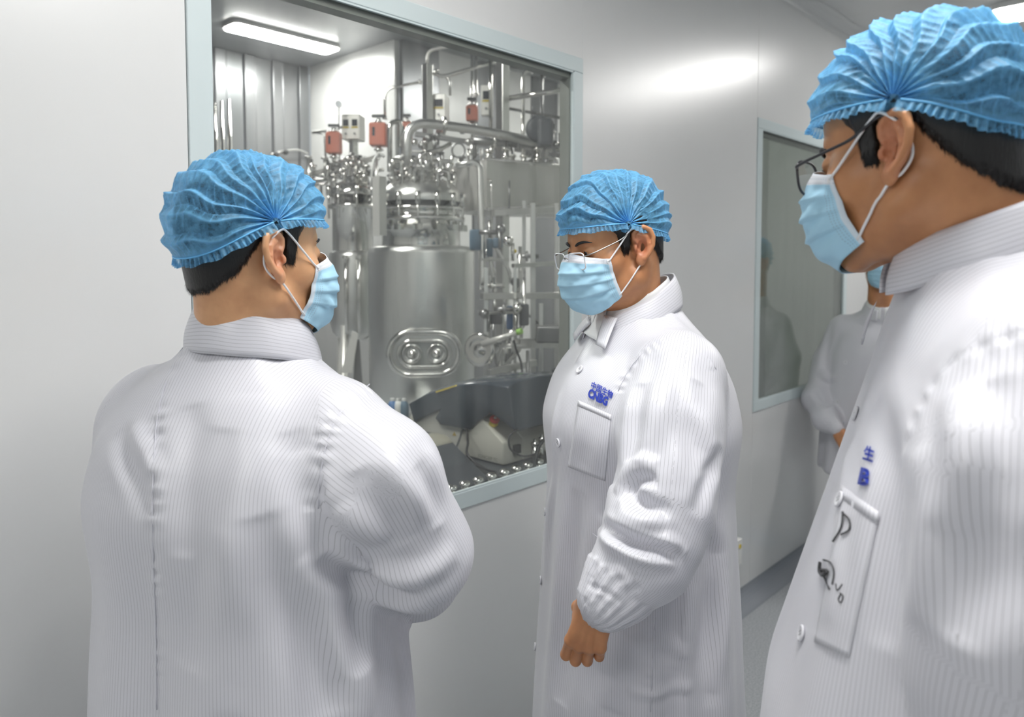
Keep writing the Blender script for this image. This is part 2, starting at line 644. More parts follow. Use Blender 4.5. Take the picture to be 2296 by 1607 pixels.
# hood: an arched cover running along Y, overhanging the front face, with a pointed front lip
hp = [(914, 905), (956, 882), (984, 872), (1020, 864), (1053, 860), (1101, 861), (1140, 868), (1152, 930), (1157, 970), (1130, 948), (1099, 926), (1075, 943), (1052, 965), (1010, 957), (985, 953), (974, 938), (983, 921), (945, 938), (926, 948)]
hood = [onp(px, py, 0, XF - .012) for px, py in hp]
n = len(hood)
V, F = [], []
secs = [(0.0, 0.985, 0.0), (0.03, 1.0, 0.012), (0.16, 1.0, 0.02), (0.30, .99, 0.012), (0.36, .93, -0.012)]
cen = np.mean(hood, 0)
for dx, s_, up in secs:
    for p in hood:
        q = cen + (p - cen) * s_
        zt = (q[2] - 1.0) / 0.15
        V.append(q + np.array([dx, 0, up * max(0, zt)]))
for i in range(len(secs) - 1):
    for j in range(n):
        F.append((i * n + j, i * n + (j + 1) % n, (i + 1) * n + (j + 1) % n, (i + 1) * n + j))
F += [tuple(range(n)), tuple(reversed(range((len(secs) - 1) * n, len(secs) * n)))]
bevel(MB().add(V, F).build('hood', NAVY, inst), .006)
mb = MB()
P = [onp(px, py, 0, XF - .016) for px, py in ((976, 877), (1020, 863.5), (1022, 866), (978, 880.5))]
mb.prism(P, (0.05, 0, 0.004))
mb.build('yellow_edge_strip', YELLOW, inst)
for px, py in ((1005, 905), (1030, 910)):
    pass
# emergency stop on the sloping shoulder
sc_ = onp(1106, 951, 0, XF + .028) + np.array([-.006, -.010, .012])
nrm = np.array([-0.25, -0.52, 0.81])
nrm /= np.linalg.norm(nrm)
es = MB().disc(sc_ - nrm * .012, .0165, .016, nrm).build('stop_button_collar', YELLOW, inst)
MB().lathe(sc_ + nrm * .004, [(0, 0), (.013, 0), (.018, .004), (.0185, .010), (.016, .014), (.006, .0155), (0, .0155)], 24, nrm).build('stop_button', RED, inst)
MB().lathe(sc_ + nrm * .0185, [(0, 0), (.005, 0), (.005, .001), (0, .0012)], 16, nrm).build('button_dot', WHITEP, inst)
q = onp(1129, 940, 0, XF + .09)
MB().lathe(q - nrm * .01, [(0, 0), (.009, 0), (.009, .012), (.013, .016), (.014, .024), (.009, .032), (0, .034)], 20, nrm).build('chrome_knob', STEEL, inst)
# warning triangle and the maker's line, flat print
tri = [onp(px, py, 0, XF - .0005) for px, py in ((1019, 967), (1023.5, 977), (1014.5, 976))]
MB().prism(tri, (-.0006, 0, 0)).build('warning_triangle', mat('amber_print', (.55, .38, .08), .5), inst)


def text_mesh(body_, size, bold=0.0, spacing=1.0):
    cu = bpy.data.curves.new('t', 'FONT')
    cu.body = body_
    cu.size = size
    cu.offset = bold
    cu.space_character = spacing
    cu.resolution_u = 3
    cu.fill_mode = 'FRONT'
    o = bpy.data.objects.new('t', cu)
    COL.objects.link(o)
    dg = bpy.context.evaluated_depsgraph_get()
    dg.update()
    me = bpy.data.meshes.new_from_object(o.evaluated_get(dg))
    bpy.data.objects.remove(o)
    bpy.data.curves.remove(cu)
    V = np.array([v.co[:] for v in me.vertices])
    Fc = [tuple(p.vertices) for p in me.polygons]
    bpy.data.meshes.remove(me)
    return V, Fc


V, F = text_mesh('SONICSEP TC', 0.016, 0.0003)
if len(V):
    P = np.zeros_like(V)
    P[:, 0] = XF - .001
    P[:, 1] = onp(1072, 1016, 0, XF)[1] - V[:, 0] * 1.0
    P[:, 2] = onp(1072, 1016, 0, XF)[2] - 0.012 + V[:, 1]
    from_np('lettering', P, F, mat('faint_print', (.36, .35, .3), .6), inst, False)
MB().box((XF + .045, .2, .92), (XF + .075, .214, .95), .001).build('socket', BLACK, inst)

# ---- charcoal projector-like box in front
bx = empty('equipment_case', (1.60, 0.3, 0.883), 'charcoal long case with a band of tan tape, in the lower window corner', 'case')
pr = [(0.12, .8835), (0.12, .897), (0.16, .905), (0.33, 0.995), (0.62, 1.0), (0.62, .8835)]
bevel(MB().prism([np.array([1.42, y, z]) for y, z in pr], (0.23, 0, 0)).build('case_shell', CHAR, bx), .012, 4)
bevel(MB().prism([np.array([1.417, y, z + dz]) for y, z, dz in ((0.30, .8837, 0), (0.30, .981, .002), (0.335, 0.9985, .002), (0.40, 1.0, .002), (0.40, .8837, 0))], (0.236, 0, 0)).build('tape_band', TAPE, bx), .012, 4)
MB().prism([np.array([1.30, y, z]) for y, z in ((.30, .8836), (.30, .95), (.5, .99), (.5, .8836))], (0.117, 0, 0)).build('side_pod', CHAR, bx)

# ---- cables
def cable(px, d, r, label, name='cable', m=BLACK):
    pts = smooth_path([at(a, b, dd) for (a, b), dd in zip(px, d)], 6)
    o = MB().tube(pts, r, 8).build(name, m)
    return tag(o, label, 'cable')


cable([(1036, 962), (1031, 982), (1020, 1012)], [2.66, 2.60, 2.58], .004, 'short black cable hanging from the left of the dark hood')
cable([(1040, 961), (1047, 968), (1049, 992), (1047, 1015), (1062, 1035), (1085, 1048), (1108, 1062), (1117, 1076)], [2.66, 2.6, 2.58, 2.56, 2.52, 2.46, 2.38, 2.32], .0045, 'long black cable curling down from the hood over the charcoal case')
cable([(1060, 1040), (1090, 1052), (1112, 1058), (1121, 1070), (1130, 1066)], [2.5, 2.42, 2.38, 2.34, 2.36], .004, 'knotted black cable end lying beside the charcoal case')
cable([(1246, 968), (1225, 980), (1207, 1005), (1200, 1035), (1197, 1060)], [2.52, 2.50, 2.48, 2.45, 2.43], .0065, 'thick black cable arching down at the right window edge')
cable([(1222, 930), (1185, 950), (1152, 968), (1141, 985), (1146, 1008), (1172, 1022), (1200, 1018)], [2.6, 2.55, 2.45, 2.44, 2.45, 2.44, 2.42], .0035, 'thin black cable looping around the right side of the instrument')
cable([(1236, 935), (1232, 960), (1240, 990), (1255, 1002)], [2.62, 2.56, 2.5, 2.5], .004, 'black cable hanging right of the dark hood')

# ---- row of chrome-capped bottles along the window ledge
spots = [(1012, 1113), (1042, 1104), (1072, 1095), (1102, 1086), (1131, 1077), (1158, 1068), (1184, 1060), (1208, 1052)]
first = None
for i, (px, py) in enumerate(spots):
    p = onp(px, py, 1, 0.092)
    if first is None:
        first = empty('chrome_knob', (p[0], p[1], .8835), None, 'knob', 'chrome knobs along the window ledge')
        o = np.array([p[0], p[1], .8835])
        MB().lathe(o, [(0, 0), (.011, 0), (.011, .026), (0, .026)], 20).build('stem', STEEL, first)
        MB().lathe(o + [0, 0, .026], [(.010, 0), (.0165, .001), (.018, .006), (.016, .011), (.008, .0145), (0, .0155)], 24).build('cap', STEEL, first)
        r = first
    else:
        r = first.copy()
        COL.objects.link(r)
        r.location = (p[0], p[1], .8835)
        for ch in list(first.children):
            c = ch.copy()
            COL.objects.link(c)
            c.parent = r
    r['label'] = ['chrome domed knob at the left end of the row, by the first man\'s sleeve', 'second chrome domed knob from the left end of the ledge row', 'third chrome domed knob from the left end of the ledge row', 'fourth chrome domed knob from the left end of the ledge row', 'fourth chrome domed knob from the right end of the ledge row', 'third chrome domed knob from the right end of the ledge row', 'second chrome domed knob from the right end of the ledge row', 'chrome domed knob at the right end of the row, beside the thick cable'][i]
for (px, py, h), lb_ in zip(((1199, 1028, .075), (1215, 1020, .085), (1231, 1014, .09)), ('shortest and leftmost small steel cylinder behind the knobs', 'middle one of three small steel cylinders behind the knobs', 'tallest small steel cylinder behind the knobs, furthest right')):
    p = onp(px, py, 1, 0.14)
    r = empty('steel_cylinder', (p[0], p[1], .8835), lb_, 'cylinder', 'small steel cylinders behind the knobs')
    o = np.array([p[0], p[1], .8835])
    MB().lathe(o, [(0, 0), (.012, 0), (.012, h), (0, h)], 20).build('barrel', STEEL, r)
    MB().lathe(o + [0, 0, h], [(0, 0), (.014, 0), (.014, .008), (.005, .012), (.004, .02), (0, .02)], 20).build('cap', STEEL, r)

# ---- main process tank
TC = at(946, 700, 4.0)
TC = np.array([TC[0], TC[1], 0.0])


def zof(py, d=4.0, px=946):
    return at(px, py, d)[2]


tank = empty('process_tank', TC, 'tall polished steel tank with a domed lid and an oval sight glass', 'tank')
zj0, zj1, zf, zt = zof(893), zof(556), zof(494), zof(404)
MB().lathe(TC, [(0, zj0 - .06), (.16, zj0 - .05), (.26, zj0 - .01), (.285, zj0 + .04), (.287, zj1 - .03), (.280, zj1), (.24, zj1 + .010), (.21, zj1 + .012)], 72).build('jacket', STEELB, tank)
MB().lathe(TC, [(.21, zj1 + .01), (.208, zf - .01), (.235, zf - .008), (.235, zf + .012), (.208, zf + .014), (.208, zf + .05), (.232, zf + .052), (.232, zf + .062), (.208, zf + .064), (.207, zt - .11)], 72).build('neck_section', STEEL, tank)
MB().lathe(TC, [(.222, zt - .125), (.224, zt - .10), (.21, zt - .07), (.17, zt - .03), (.10, zt - .008), (0, zt)], 72).build('domed_lid', STEELB, tank)
for k in range(14):
    a = rad(200 + k * 360 / 14)
    q = TC + np.array([math.cos(a) * .228, math.sin(a) * .228, 0])
    mb = MB().tube([q + [0, 0, zf - .05], q + [0, 0, zf + .10]], .007, 8)
    mb.tube([q + [0, 0, zf + .07], q + [0, 0, zf + .135]], .014, 8)
    mb.box(q + [-.018, -.018, zf - .06], q + [.018, .018, zf - .03])
    mb.build('clamp', STEEL, tank)
for a in (225, 315, 45, 135):
    q = TC + np.array([math.cos(rad(a)) * .22, math.sin(rad(a)) * .22, 0])
    MB().tube([q + [0, 0, 0.002], q + [0, 0, zj0 + .02]], .022, 12).build('leg', STEELB, tank)
# oval sight glass facing the window
dirc = CAM - TC
dirc[2] = 0
dirc /= np.linalg.norm(dirc)
rt = np.array([-dirc[1], dirc[0], 0.0])
lat = np.array([0, 0, 1.0])
sg = TC + dirc * .283 + rt * -.012 * -1
sg[2] = zof(792, 3.72)


def stadium(c, hw, r, n=14):
    P = []
    for sx, a0 in ((1, -90), (-1, 90)):
        for i in range(n + 1):
            a = rad(a0 + 180 * i / n)
            P.append(c + rt * (sx * hw + r * math.cos(a)) + lat * r * math.sin(a))
    return P


sg_r = empty('x', (0, 0, 0))
bpy.data.objects.remove(sg_r)
mb = MB()
mb.tube(stadium(sg + dirc * .012, .068, .108), .017, 12, closed=True)
mb.build('sight_glass_rim', STEEL, tank)
MB().prism(stadium(sg - dirc * .03, .068, .108), dirc * .045).build('sight_glass_collar', STEELB, tank)
MB().tube(stadium(sg + dirc * .018, .062, .066), .011, 12, closed=True).build('sight_glass_inner_rim', STEEL, tank)
MB().prism(stadium(sg + dirc * .010, .062, .062), dirc * .008).build('sight_glass_pane', mat('smoky_glass', (.35, .36, .35), .05, 0.0, 1.0), tank)
for sx in (-1, 1):
    c = sg + rt * sx * .062 + dirc * .018
    mb = MB().lathe(c, [(.050, 0), (.052, .006), (.046, .012), (.040, .008), (.036, .004), (.012, .004), (.010, .022), (0, .024)], 28, dirc)
    mb.build('sight_glass_boss', STEEL, tank)


def fittings(root, c, zc, rr, n, seed, hmax=.16):
    """valves, elbows and clamps crowding a lid"""
    R = random.Random(seed)
    for k in range(n):
        a = R.uniform(0, 2 * math.pi)
        r = rr * math.sqrt(R.uniform(0.02, 1))
        b = np.array([c[0] + r * math.cos(a), c[1] + r * math.sin(a), zc(r)])
        h = R.uniform(.4, 1) * hmax
        t = R.choice(['nozzle', 'elbow_pipe', 'valve', 'valve', 'elbow_pipe'])
        rad_ = R.uniform(.007, .013)
        mb = MB()
        if t == 'nozzle':
            mb.tube([b, b + [0, 0, h]], rad_, 10)
            flange(mb, b + [0, 0, h * .6], rad_ * 1.8)
            flange(mb, b + [0, 0, h], rad_ * 2)
        elif t == 'elbow_pipe':
            dd = np.array([math.cos(a + R.uniform(-1, 1)), math.sin(a + R.uniform(-1, 1)), 0]) * R.uniform(.05, .14)
            mb.tube(bend([b, b + [0, 0, h], b + [0, 0, h] + dd, b + [0, 0, h * R.uniform(.1, .9)] + dd], .04), rad_, 10)
            flange(mb, b + [0, 0, h * .5], rad_ * 1.8)
        else:
            mb.tube([b, b + [0, 0, h * .7]], rad_ * .8, 10)
            mb.lathe(b + [0, 0, h * .35], [(0, 0), (rad_ * 2, .005), (rad_ * 2.2, .02), (rad_ * 1.6, .035), (0, .04)], 16)
            dd = np.array([math.cos(a * 3), math.sin(a * 3), .25]) * .05
            mb.tube([b + [0, 0, h * .7], b + [0, 0, h * .7] + dd], rad_ * .6, 8)
            flange(mb, b + [0, 0, h * .7], rad_ * 2.4, .008)
        mb.build(t, R.choice([STEEL, STEEL, STEELB, STEELD]), root)


fittings(tank, TC, lambda r: zt - .11 * (r / .22) ** 2 - .005, .19, 34, 3, .17)

# ---- second tank, left
T2 = at(792, 600, 4.6)
T2 = np.array([T2[0], T2[1], 0.0])
tank2 = empty('process_tank', T2, 'smaller steel tank at the left, half hidden by the first man\'s face', 'tank')
z0, z1, z2, z3 = zof(762, 4.6, 792), zof(566, 4.6, 792), zof(470, 4.6, 792), zof(404, 4.6, 792)
MB().lathe(T2, [(0, z0 - .02), (.08, z0), (.13, z0 + .05), (.148, z0 + .12), (.15, z1 - .02), (.14, z1), (.125, z1 + .01)], 48).build('jacket', STEELB, tank2)
MB().lathe(T2, [(.125, z1), (.125, z2), (.15, z2 + .004), (.15, z2 + .03), (.125, z2 + .034), (.125, z3 - .09)], 48).build('neck_section', STEEL, tank2)
MB().lathe(T2, [(.15, z3 - .1), (.15, z3 - .075), (.12, z3 - .04), (.06, z3 - .008), (0, z3)], 48).build('domed_lid', STEEL, tank2)
for k in range(8):
    a = rad(20 + k * 45)
    q = T2 + np.array([math.cos(a) * .145, math.sin(a) * .145, 0])
    mb = MB().tube([q + [0, 0, z2 - .06], q + [0, 0, z3 - .05]], .008, 8)
    mb.tube([q + [0, 0, z3 - .1], q + [0, 0, z3 - .04]], .016, 8)
    mb.build('clamp', STEEL, tank2)
for a in (210, 330, 90):
    q = T2 + np.array([math.cos(rad(a)) * .13, math.sin(rad(a)) * .13, 0])
    q2 = T2 + np.array([math.cos(rad(a)) * .2, math.sin(rad(a)) * .2, 0])
    MB().tube([q + [0, 0, z0 + .1], q2 + [0, 0, .002]], .025, 12).build('leg', SHEET, tank2)
fittings(tank2, T2, lambda r: z3 - .1 * (r / .15) ** 2, .12, 14, 5, .13)
for dx in (-.03, .045):
    q = T2 + dirc * .16 + rt * dx
    MB().tube([q + [0, 0, z0 + .05], q + [0, 0, z1 - .03]], .010, 10).build('sight_tube', STEEL, tank2)
    MB().disc(q + [0, 0, z1 - .04], .018, .02).build('tube_cap', STEEL, tank2)
# steel brace in front of the second tank
o = tag(MB().prism([at(*p) for p in ((790, 742, 4.15), (803, 748, 4.15), (790, 836, 4.15), (765, 836, 4.15))], (.02, .03, 0)).build('steel_brace', SHEET, tank2), None, None)
o = tag(MB().prism([at(*p) for p in ((797, 760, 4.2), (806, 762, 4.2), (816, 900, 4.2), (790, 900, 4.2))], (.02, .03, 0)).build('dark_brace', STEELD, tank2), None, None)
MB().box(at(836, 528, 3.72), at(866, 396, 3.70)).build('square_guard_tube', SHEET, tank)

# ---- control boxes
def ctrl(px, py0, py1, wpx, spx, d, label, nscreen=1, post=None):
    """px: left edge of the face, wpx its width, spx width of the side"""
    a = at(px, py0, d)
    b = at(px + wpx, py0, d)
    wd = abs(np.linalg.norm((b - a)[:2])) / 0.80
    X0 = a[0]
    z1_, z0_ = a[2], at(px, py1, d)[2]
    # face looks towards -X/-Y; the box stands with its face turned to the window
    root = empty('control_box', (a[0], a[1], z0_), label, 'control box')
    uy = np.array([0.60, -0.80, 0.0])           # along the face, to the right in the view
    dn = np.array([0.80, 0.60, 0.0])            # into the box
    sd = spx * d / FPX / 0.60
    R = np.array([uy, dn, [0, 0, 1.0]])
    c = a + uy * wd / 2 + dn * sd / 2
    c[2] = (z0_ + z1_) / 2
    MB().obox(c, (wd, sd, z1_ - z0_), R, .006).build('housing', SHEET, root)
    for k in range(nscreen):
        f = (k + .5) / nscreen
        fc = a + uy * wd * f - dn * .003
        fc[2] = z0_ + (z1_ - z0_) * .66
        MB().obox(fc, (wd * .6 / nscreen, .006, (z1_ - z0_) * .26), R, .001).build('display', SCREEN, root)
        fc = fc.copy()
        fc[2] = z0_ + (z1_ - z0_) * .47
        MB().obox(fc, (wd * .7 / nscreen, .005, (z1_ - z0_) * .06), R).build('yellow_strip', YELLOW, root)
        fc = fc.copy()
        fc[2] = z0_ + (z1_ - z0_) * .22
        MB().disc(fc, .008, .006, -dn).build('button', STEELD, root)
    if post:
        pc = c.copy()
        MB().box((pc[0] - .022, pc[1] - .022, post), (pc[0] + .022, pc[1] + .022, z0_)).build('post', STEELB, root)
    return root


ctrl(765, 256, 312, 33, 27, 5.0, 'steel control box with two dark displays over the two orange actuators', 2, zof(420, 5.0, 790))
ctrl(968, 210, 270, 25, 28, 4.6, 'steel control box with one dark display, left of the tall pipes', 1, zof(300, 4.6))
ctrl(1078, 190, 258, 20, 12, 4.5, 'narrow steel control box with a red-lit display between two tall posts', 1)


# ---- orange actuators
def actuator(px0, px1, py0, py1, d, label):
    a, b = at(px0, py1, d), at(px1, py0, d)
    c = (a + b) / 2
    wd = (px1 - px0) * d / FPX
    h = b[2] - a[2]
    root = empty('valve_actuator', (c[0], c[1], a[2] - .05), label, 'actuator')
    R = np.array([[.683, -.731, 0], [.731, .683, 0], [0, 0, 1.0]])
    MB().obox(c, (wd, wd * .9, h), R, .01).build('housing', ORANGE, root)
    MB().obox(c + R[1] * -wd * .455 + R[0] * -wd * .22 + [0, 0, h * .1], (wd * .16, .004, h * .38), R, .001).build('indicator_slot', SCREEN, root)
    mb = MB().tube([c + [0, 0, h / 2], c + [0, 0, h / 2 + .03]], .016, 12)
    flange(mb, c + [0, 0, h / 2 + .006], .03)
    mb.build('top_gland', STEEL, root)
    MB().obox(c + [0, 0, h / 2 + .045], (wd * .8, .022, .018), R, .004).build('hand_lever', CHAR, root)
    mb = MB().tube([c - [0, 0, h / 2 + .07], c - [0, 0, h / 2]], .014, 12)
    flange(mb, c - [0, 0, h / 2 + .02], .03)
    mb.build('stem', STEEL, root)
    return root


actuator(733, 765, 297, 345, 4.8, 'orange box-shaped valve actuator, leftmost, below the gauge')
actuator(830, 868, 277, 328, 4.5, 'orange box-shaped valve actuator with a dark slot, right of the two-display box')
actuator(900, 924, 275, 322, 4.7, 'orange valve actuator partly hidden behind the fat bent pipe')
actuator(1045, 1072, 238, 272, 4.7, 'orange valve actuator under the narrow control box, furthest right')

# gauge
g = empty('pressure_gauge', at(760, 262, 4.9), 'round pressure gauge on a thin upright stem', 'gauge')
gc = at(760, 234, 4.9)
MB().disc(gc, .024, .016, _f * -1).build('gauge_body', STEELD, g)
MB().disc(gc - _f * .016, .019, .002, _f * -1).build('dial', mat('dial_grey', (.45, .5, .55), .3), g)
MB().tube([gc - [0, 0, .02], at(760, 300, 4.9), at(762, 372, 4.85)], .004, 8).build('stem', STEEL, g)


# ---- pipes
def pipe(pts, r, label, m=STEEL, corner=.05, fl=()):
    P = [at(*p) for p in pts]
    B = bend(P, corner)
    root = empty('pipe', P[0], label, 'pipe')
    MB().tube(B, r, 12).build('pipe_run', m, root)
    for i, t in enumerate(fl):
        seg = int(t)
        f = t - seg
        c = P[seg] * (1 - f) + P[seg + 1] * f
        ax = P[seg + 1] - P[seg]
        ax /= np.linalg.norm(ax)
        mb = MB()
        flange(mb, c, r * 1.9, .016, ax)
        mb.build('clamp_ring', STEEL, root)
    return root


pipe([(863, 268, 4.7), (863, 200, 4.7), (946, 183, 4.7)], .009, 'thin steel pipe bent over in front of the white wall', STEEL, .06, (0.05, 1.95))
pipe([(700, 297, 5.0), (745, 292, 5.0), (768, 284, 5.0)], .010, 'short level steel pipe reaching left of the leftmost actuator', STEELB)
pipe([(712, 298, 5.0), (728, 300, 5.0), (731, 380, 5.0)], .008, 'thin steel pipe dropping beside the leftmost actuator', STEELB, .08)
pipe([(958, 150, 4.6), (958, 114, 4.6), (1044, 96, 4.6), (1100, 84, 4.6)], .010, 'steel pipe looping from the top of the left post towards the ceiling', SHEET, .08, (0.1,))
pipe([(974, 160, 4.5), (985, 171, 4.5), (1003, 170, 4.5), (1116, 136, 4.5)], .012, 'steel pipe running level between the two square posts', STEEL, .05, (0.2,))
pipe([(1000, 172, 4.5), (1009, 182, 4.5), (1009, 214, 4.5)], .008, 'thin pipe dropping into the control box from the level pipe', STEELB, .05)
pipe([(1067, 60, 4.9), (1067, 240, 4.9), (1067, 345, 4.6)], .011, 'upright steel pipe with a bright streak, left of the narrow control box', STEEL, .05, (.85,))
pipe([(1058, 62, 5.0), (1058, 240, 5.0), (1058, 345, 4.6)], .009, 'upright thin steel pipe just left of another', STEEL)
pipe([(1100, 105, 4.4), (1100, 292, 4.4)], .011, 'upright steel pipe along the face of the narrow control box', STEEL)
pipe([(1128, 222, 4.4), (1300, 196, 4.3)], .016, 'level bright steel pipe at the upper right of the window', STEEL)
pipe([(1141, 146, 4.6), (1200, 158, 4.6), (1275, 182, 4.6)], .014, 'dark pipe sloping down behind the upper right window corner', STEELD, .05, (.9, 1.3))
pipe([(1173, 345, 4.4), (1173, 250, 4.5), (1173, 162, 4.5), (1200, 154, 4.5)], .012, 'upright steel pipe bent over at the upper right window corner', STEEL, .04, (.2,))
pipe([(1215, 163, 4.6), (1215, 262, 4.5), (1215, 345, 4.4)], .009, 'thin dark upright pipe near the upper right window corner', STEELD)
pipe([(1128, 241, 4.45), (1300, 272, 4.7), (1420, 295, 4.7)], .009, 'thin dark pipe sloping behind the dark motor cover', STEELD)
pipe([(912, 392, 3.95), (912, 272, 3.95), (1060, 289, 4.1), (1290, 336, 4.3)], .026, 'fat bent steel pipe rising from the tank lid and running right', STEELB, .12, (1.55,))
pipe([(1060, 315, 4.2), (1150, 322, 4.3), (1290, 338, 4.5)], .022, 'dull steel pipe running right just below the fat bent pipe', STEELD, .05, (.5,))
pipe([(874, 385, 4.1), (874, 275, 4.1), (898, 270, 4.15), (898, 330, 4.15)], .014, 'steel pipe arched like a hook left of the fat bent pipe', STEEL, .08)
pipe([(940, 385, 3.9), (940, 345, 3.9), (985, 336, 3.95), (1010, 322, 4.0)], .012, 'steel pipe curving low over the tank lid', STEEL, .06, (.5,))
pipe([(832, 420, 3.9), (836, 360, 3.9), (850, 341, 3.95), (862, 352, 3.95)], .007, 'thin white hose arching above the guard tube', WHITEP, .06)
pipe([(875, 400, 3.9), (882, 365, 3.9), (905, 348, 3.9)], .009, 'thin white hose leaning left on the tank lid', WHITEP, .05)
pipe([(1022, 372, 3.7), (1076, 360, 3.7), (1082, 610, 3.6), (1080, 650, 3.6)], .017, 'long upright steel pipe bent at the top, right of the big tank', STEELB, .07)
for k, px in enumerate((470, 483, 498, 514)):
    pipe([(px - 2 + 2 * k * .3, 235 - 4 * k, 6.0), (px + 3, 420, 6.0), (px + 6, 1026, 6.0)], .017, 'bright upright steel tube at the far left, number %d counted from the window edge' % (k + 1) if False else ['bright upright steel tube closest to the left window edge', 'bright upright steel tube second from the left window edge', 'bright upright steel tube third from the left window edge', 'bright upright steel tube furthest from the left window edge'][k], STEEL)
_q = [onp(px_, py_, 1, 4.90) for px_, py_ in ((606, 347), (640, 338), (668, 336), (690, 345))]
lp = empty('wall_pipe', _q[0], 'low steel wall pipe with two black knobs above the first man\'s cap', 'pipe')
MB().tube(smooth_path(_q, 5), .012, 10).build('pipe_run', STEELB, lp)
for px_, py_ in ((619, 346), (641, 341)):
    _k = onp(px_, py_, 1, 4.87)
    MB().lathe(_k, [(0, -.02), (.022, -.016), (.026, 0), (.02, .02), (0, .024)], 16, (0, -1, 0)).build('knob', BLACK, lp)
    MB().tube([_k, _k + [0, .095, 0]], .008, 8).build('bracket', STEELB, lp)

# ---- square posts
for px0, px1, d, lb in ((948, 972, 4.6, 'square steel post left of the one-display control box'), (1112, 1142, 4.4, 'square steel post right of the narrow control box')):
    a, b = at(px0, 400, d), at(px1, 400, d)
    c = (a + b) / 2
    wv = (px1 - px0) * d / FPX / 2 / 1.35
    tag(MB().box((c[0] - wv, c[1] - wv, .001), (c[0] + wv, c[1] + wv, at(px0, 148 if px0 < 1000 else 60, d)[2]), .004).build('steel_post', STEELB), lb, 'post')

# ---- sheet steel hopper on the right
hx = empty('hopper_tank', (3.2, 1.6, zof(466, 4.3)), 'wide satin sheet steel hopper with a curved side, upper right in the window', 'hopper')
a0 = at(1092, 468, 3.95)
a1 = at(1330, 456, 4.35)
zb = at(1100, 470, 4.0)[2]
zt_ = at(1100, 360, 4.0)[2]
P = []
fd = (a1 - a0)
fd[2] = 0
L_ = np.linalg.norm(fd)
fd /= L_
bn = np.array([-fd[1], fd[0], 0])
V, F = [], []
secs_ = 24
for i in range(secs_ + 1):
    t = i / secs_
    p = a0 + fd * L_ * t + bn * (.10 * (math.cos(t * math.pi * 2) * .5 - .5)) * -1 * .6
    for z in (zb, zt_):
        V.append((p[0], p[1], z))
    for z in (zt_, zb):
        V.append((p[0] + bn[0] * .45, p[1] + bn[1] * .45, z))
for i in range(secs_):
    for j in range(4):
        F.append((i * 4 + j, i * 4 + (j + 1) % 4, (i + 1) * 4 + (j + 1) % 4, (i + 1) * 4 + j))
F += [(0, 1, 2, 3), tuple(secs_ * 4 + j for j in (3, 2, 1, 0))]
MB().add(V, F).build('shell', SHEET, hx)
MB().tube([a0 + [0, 0, .0], a1], .008, 8).build('bottom_rim', STEEL, hx)
tp0, tp1 = a0.copy(), a1.copy()
tp0[2] = tp1[2] = zt_
MB().tube([tp0, tp1], .008, 8).build('top_rim', STEEL, hx)
for t, h in ((.1, .06), (.25, .08), (.42, .05), (.55, .10), (.68, .05), (.8, .07), (.93, .06)):
    q = tp0 * (1 - t) + tp1 * t + bn * .1
    mb = MB().tube([q, q + [0, 0, h]], .014, 12)
    flange(mb, q + [0, 0, h], .026)
    flange(mb, q + [0, 0, h * .4], .024)
    mb.build('nozzle', STEEL, hx)

MB().tube([at(1142, 405, 3.92), at(1142, 470, 3.92)], .005, 8).build('thin_rod', STEELD, hx)
MB().tube(bend([at(1094, 402, 3.9), at(1102, 405, 3.8), at(1102, 520, 3.75), at(1112, 521, 3.75)], .04), .006, 8).build('drain_tube', STEEL, hx)
# dark motor cover
GREYC = mat('dull_grey_enamel', (.085, .095, .105), .45)
mc = empty('motor_cover', at(1215, 330, 4.1), 'dark grey motor cover with a rounded knob, above the hopper', 'motor')
R = np.array([[.683, -.731, 0], [.731, .683, 0], [0, 0, 1.0]])
c = at(1208, 290, 4.1)
MB().lathe(c - R[0] * .0 - R[1] * .05, [(0, 0), (.055, .0), (.072, .012), (.075, .05), (.07, .09), (.05, .11), (0, .115)], 24, R[1]).build('round_cover', GREYC, mc)
MB().obox(c + R[0] * .035 - [0, 0, .02], (.09, .12, .15), R, .02).build('motor_block', GREYC, mc)
MB().lathe(c + R[0] * .07 + [0, 0, .0], [(0, 0), (.02, .005), (.022, .03), (.0, .04)], 16).build('knob', GREYC, mc)

# ---- hand ring on the lid (dark ring)
rg = at(1028, 337, 3.8)
ring = tank
mb = MB()
mb.tube([rg + R[0] * .033 * math.cos(a) + np.array([0, 0, 1]) * .036 * math.sin(a) for a in np.linspace(0, 2 * math.pi, 25)[:-1]], .005, 8, closed=True)
mb.build('hand_wheel', STEELD, ring)
MB().tube([rg - [0, 0, .03] - R[0] * .03, at(1003, 385, 3.85)], .009, 10).build('wheel_stem', STEEL, ring)
MB().tube([at(1012, 365, 3.82), at(997, 395, 3.85)], .015, 10).build('wheel_valve', STEEL, ring)

# ---- steel frame with shelves, lower right
fr = empty('shelf_unit', at(1190, 1000, 3.5), 'steel shelf unit with shelves and pipework, right of the big tank', 'shelf')
fr.location.z = 0


def bar(px0, py0, px1, py1, d0, d1, t, name='bar', m=STEELB, root=fr):
    a, b = at(px0, py0, d0), at(px1, py1, d1)
    ax = b - a
    ln = np.linalg.norm(ax)
    ax /= ln
    side = np.cross(ax, [0, 0, 1.0]) if abs(ax[2]) < .9 else np.array([.683, -.731, 0])
    side /= np.linalg.norm(side)
    up = np.cross(side, ax)
    return MB().obox((a + b) / 2, (ln, t, t), np.array([ax, side, up]), .003).build(name, m, root)


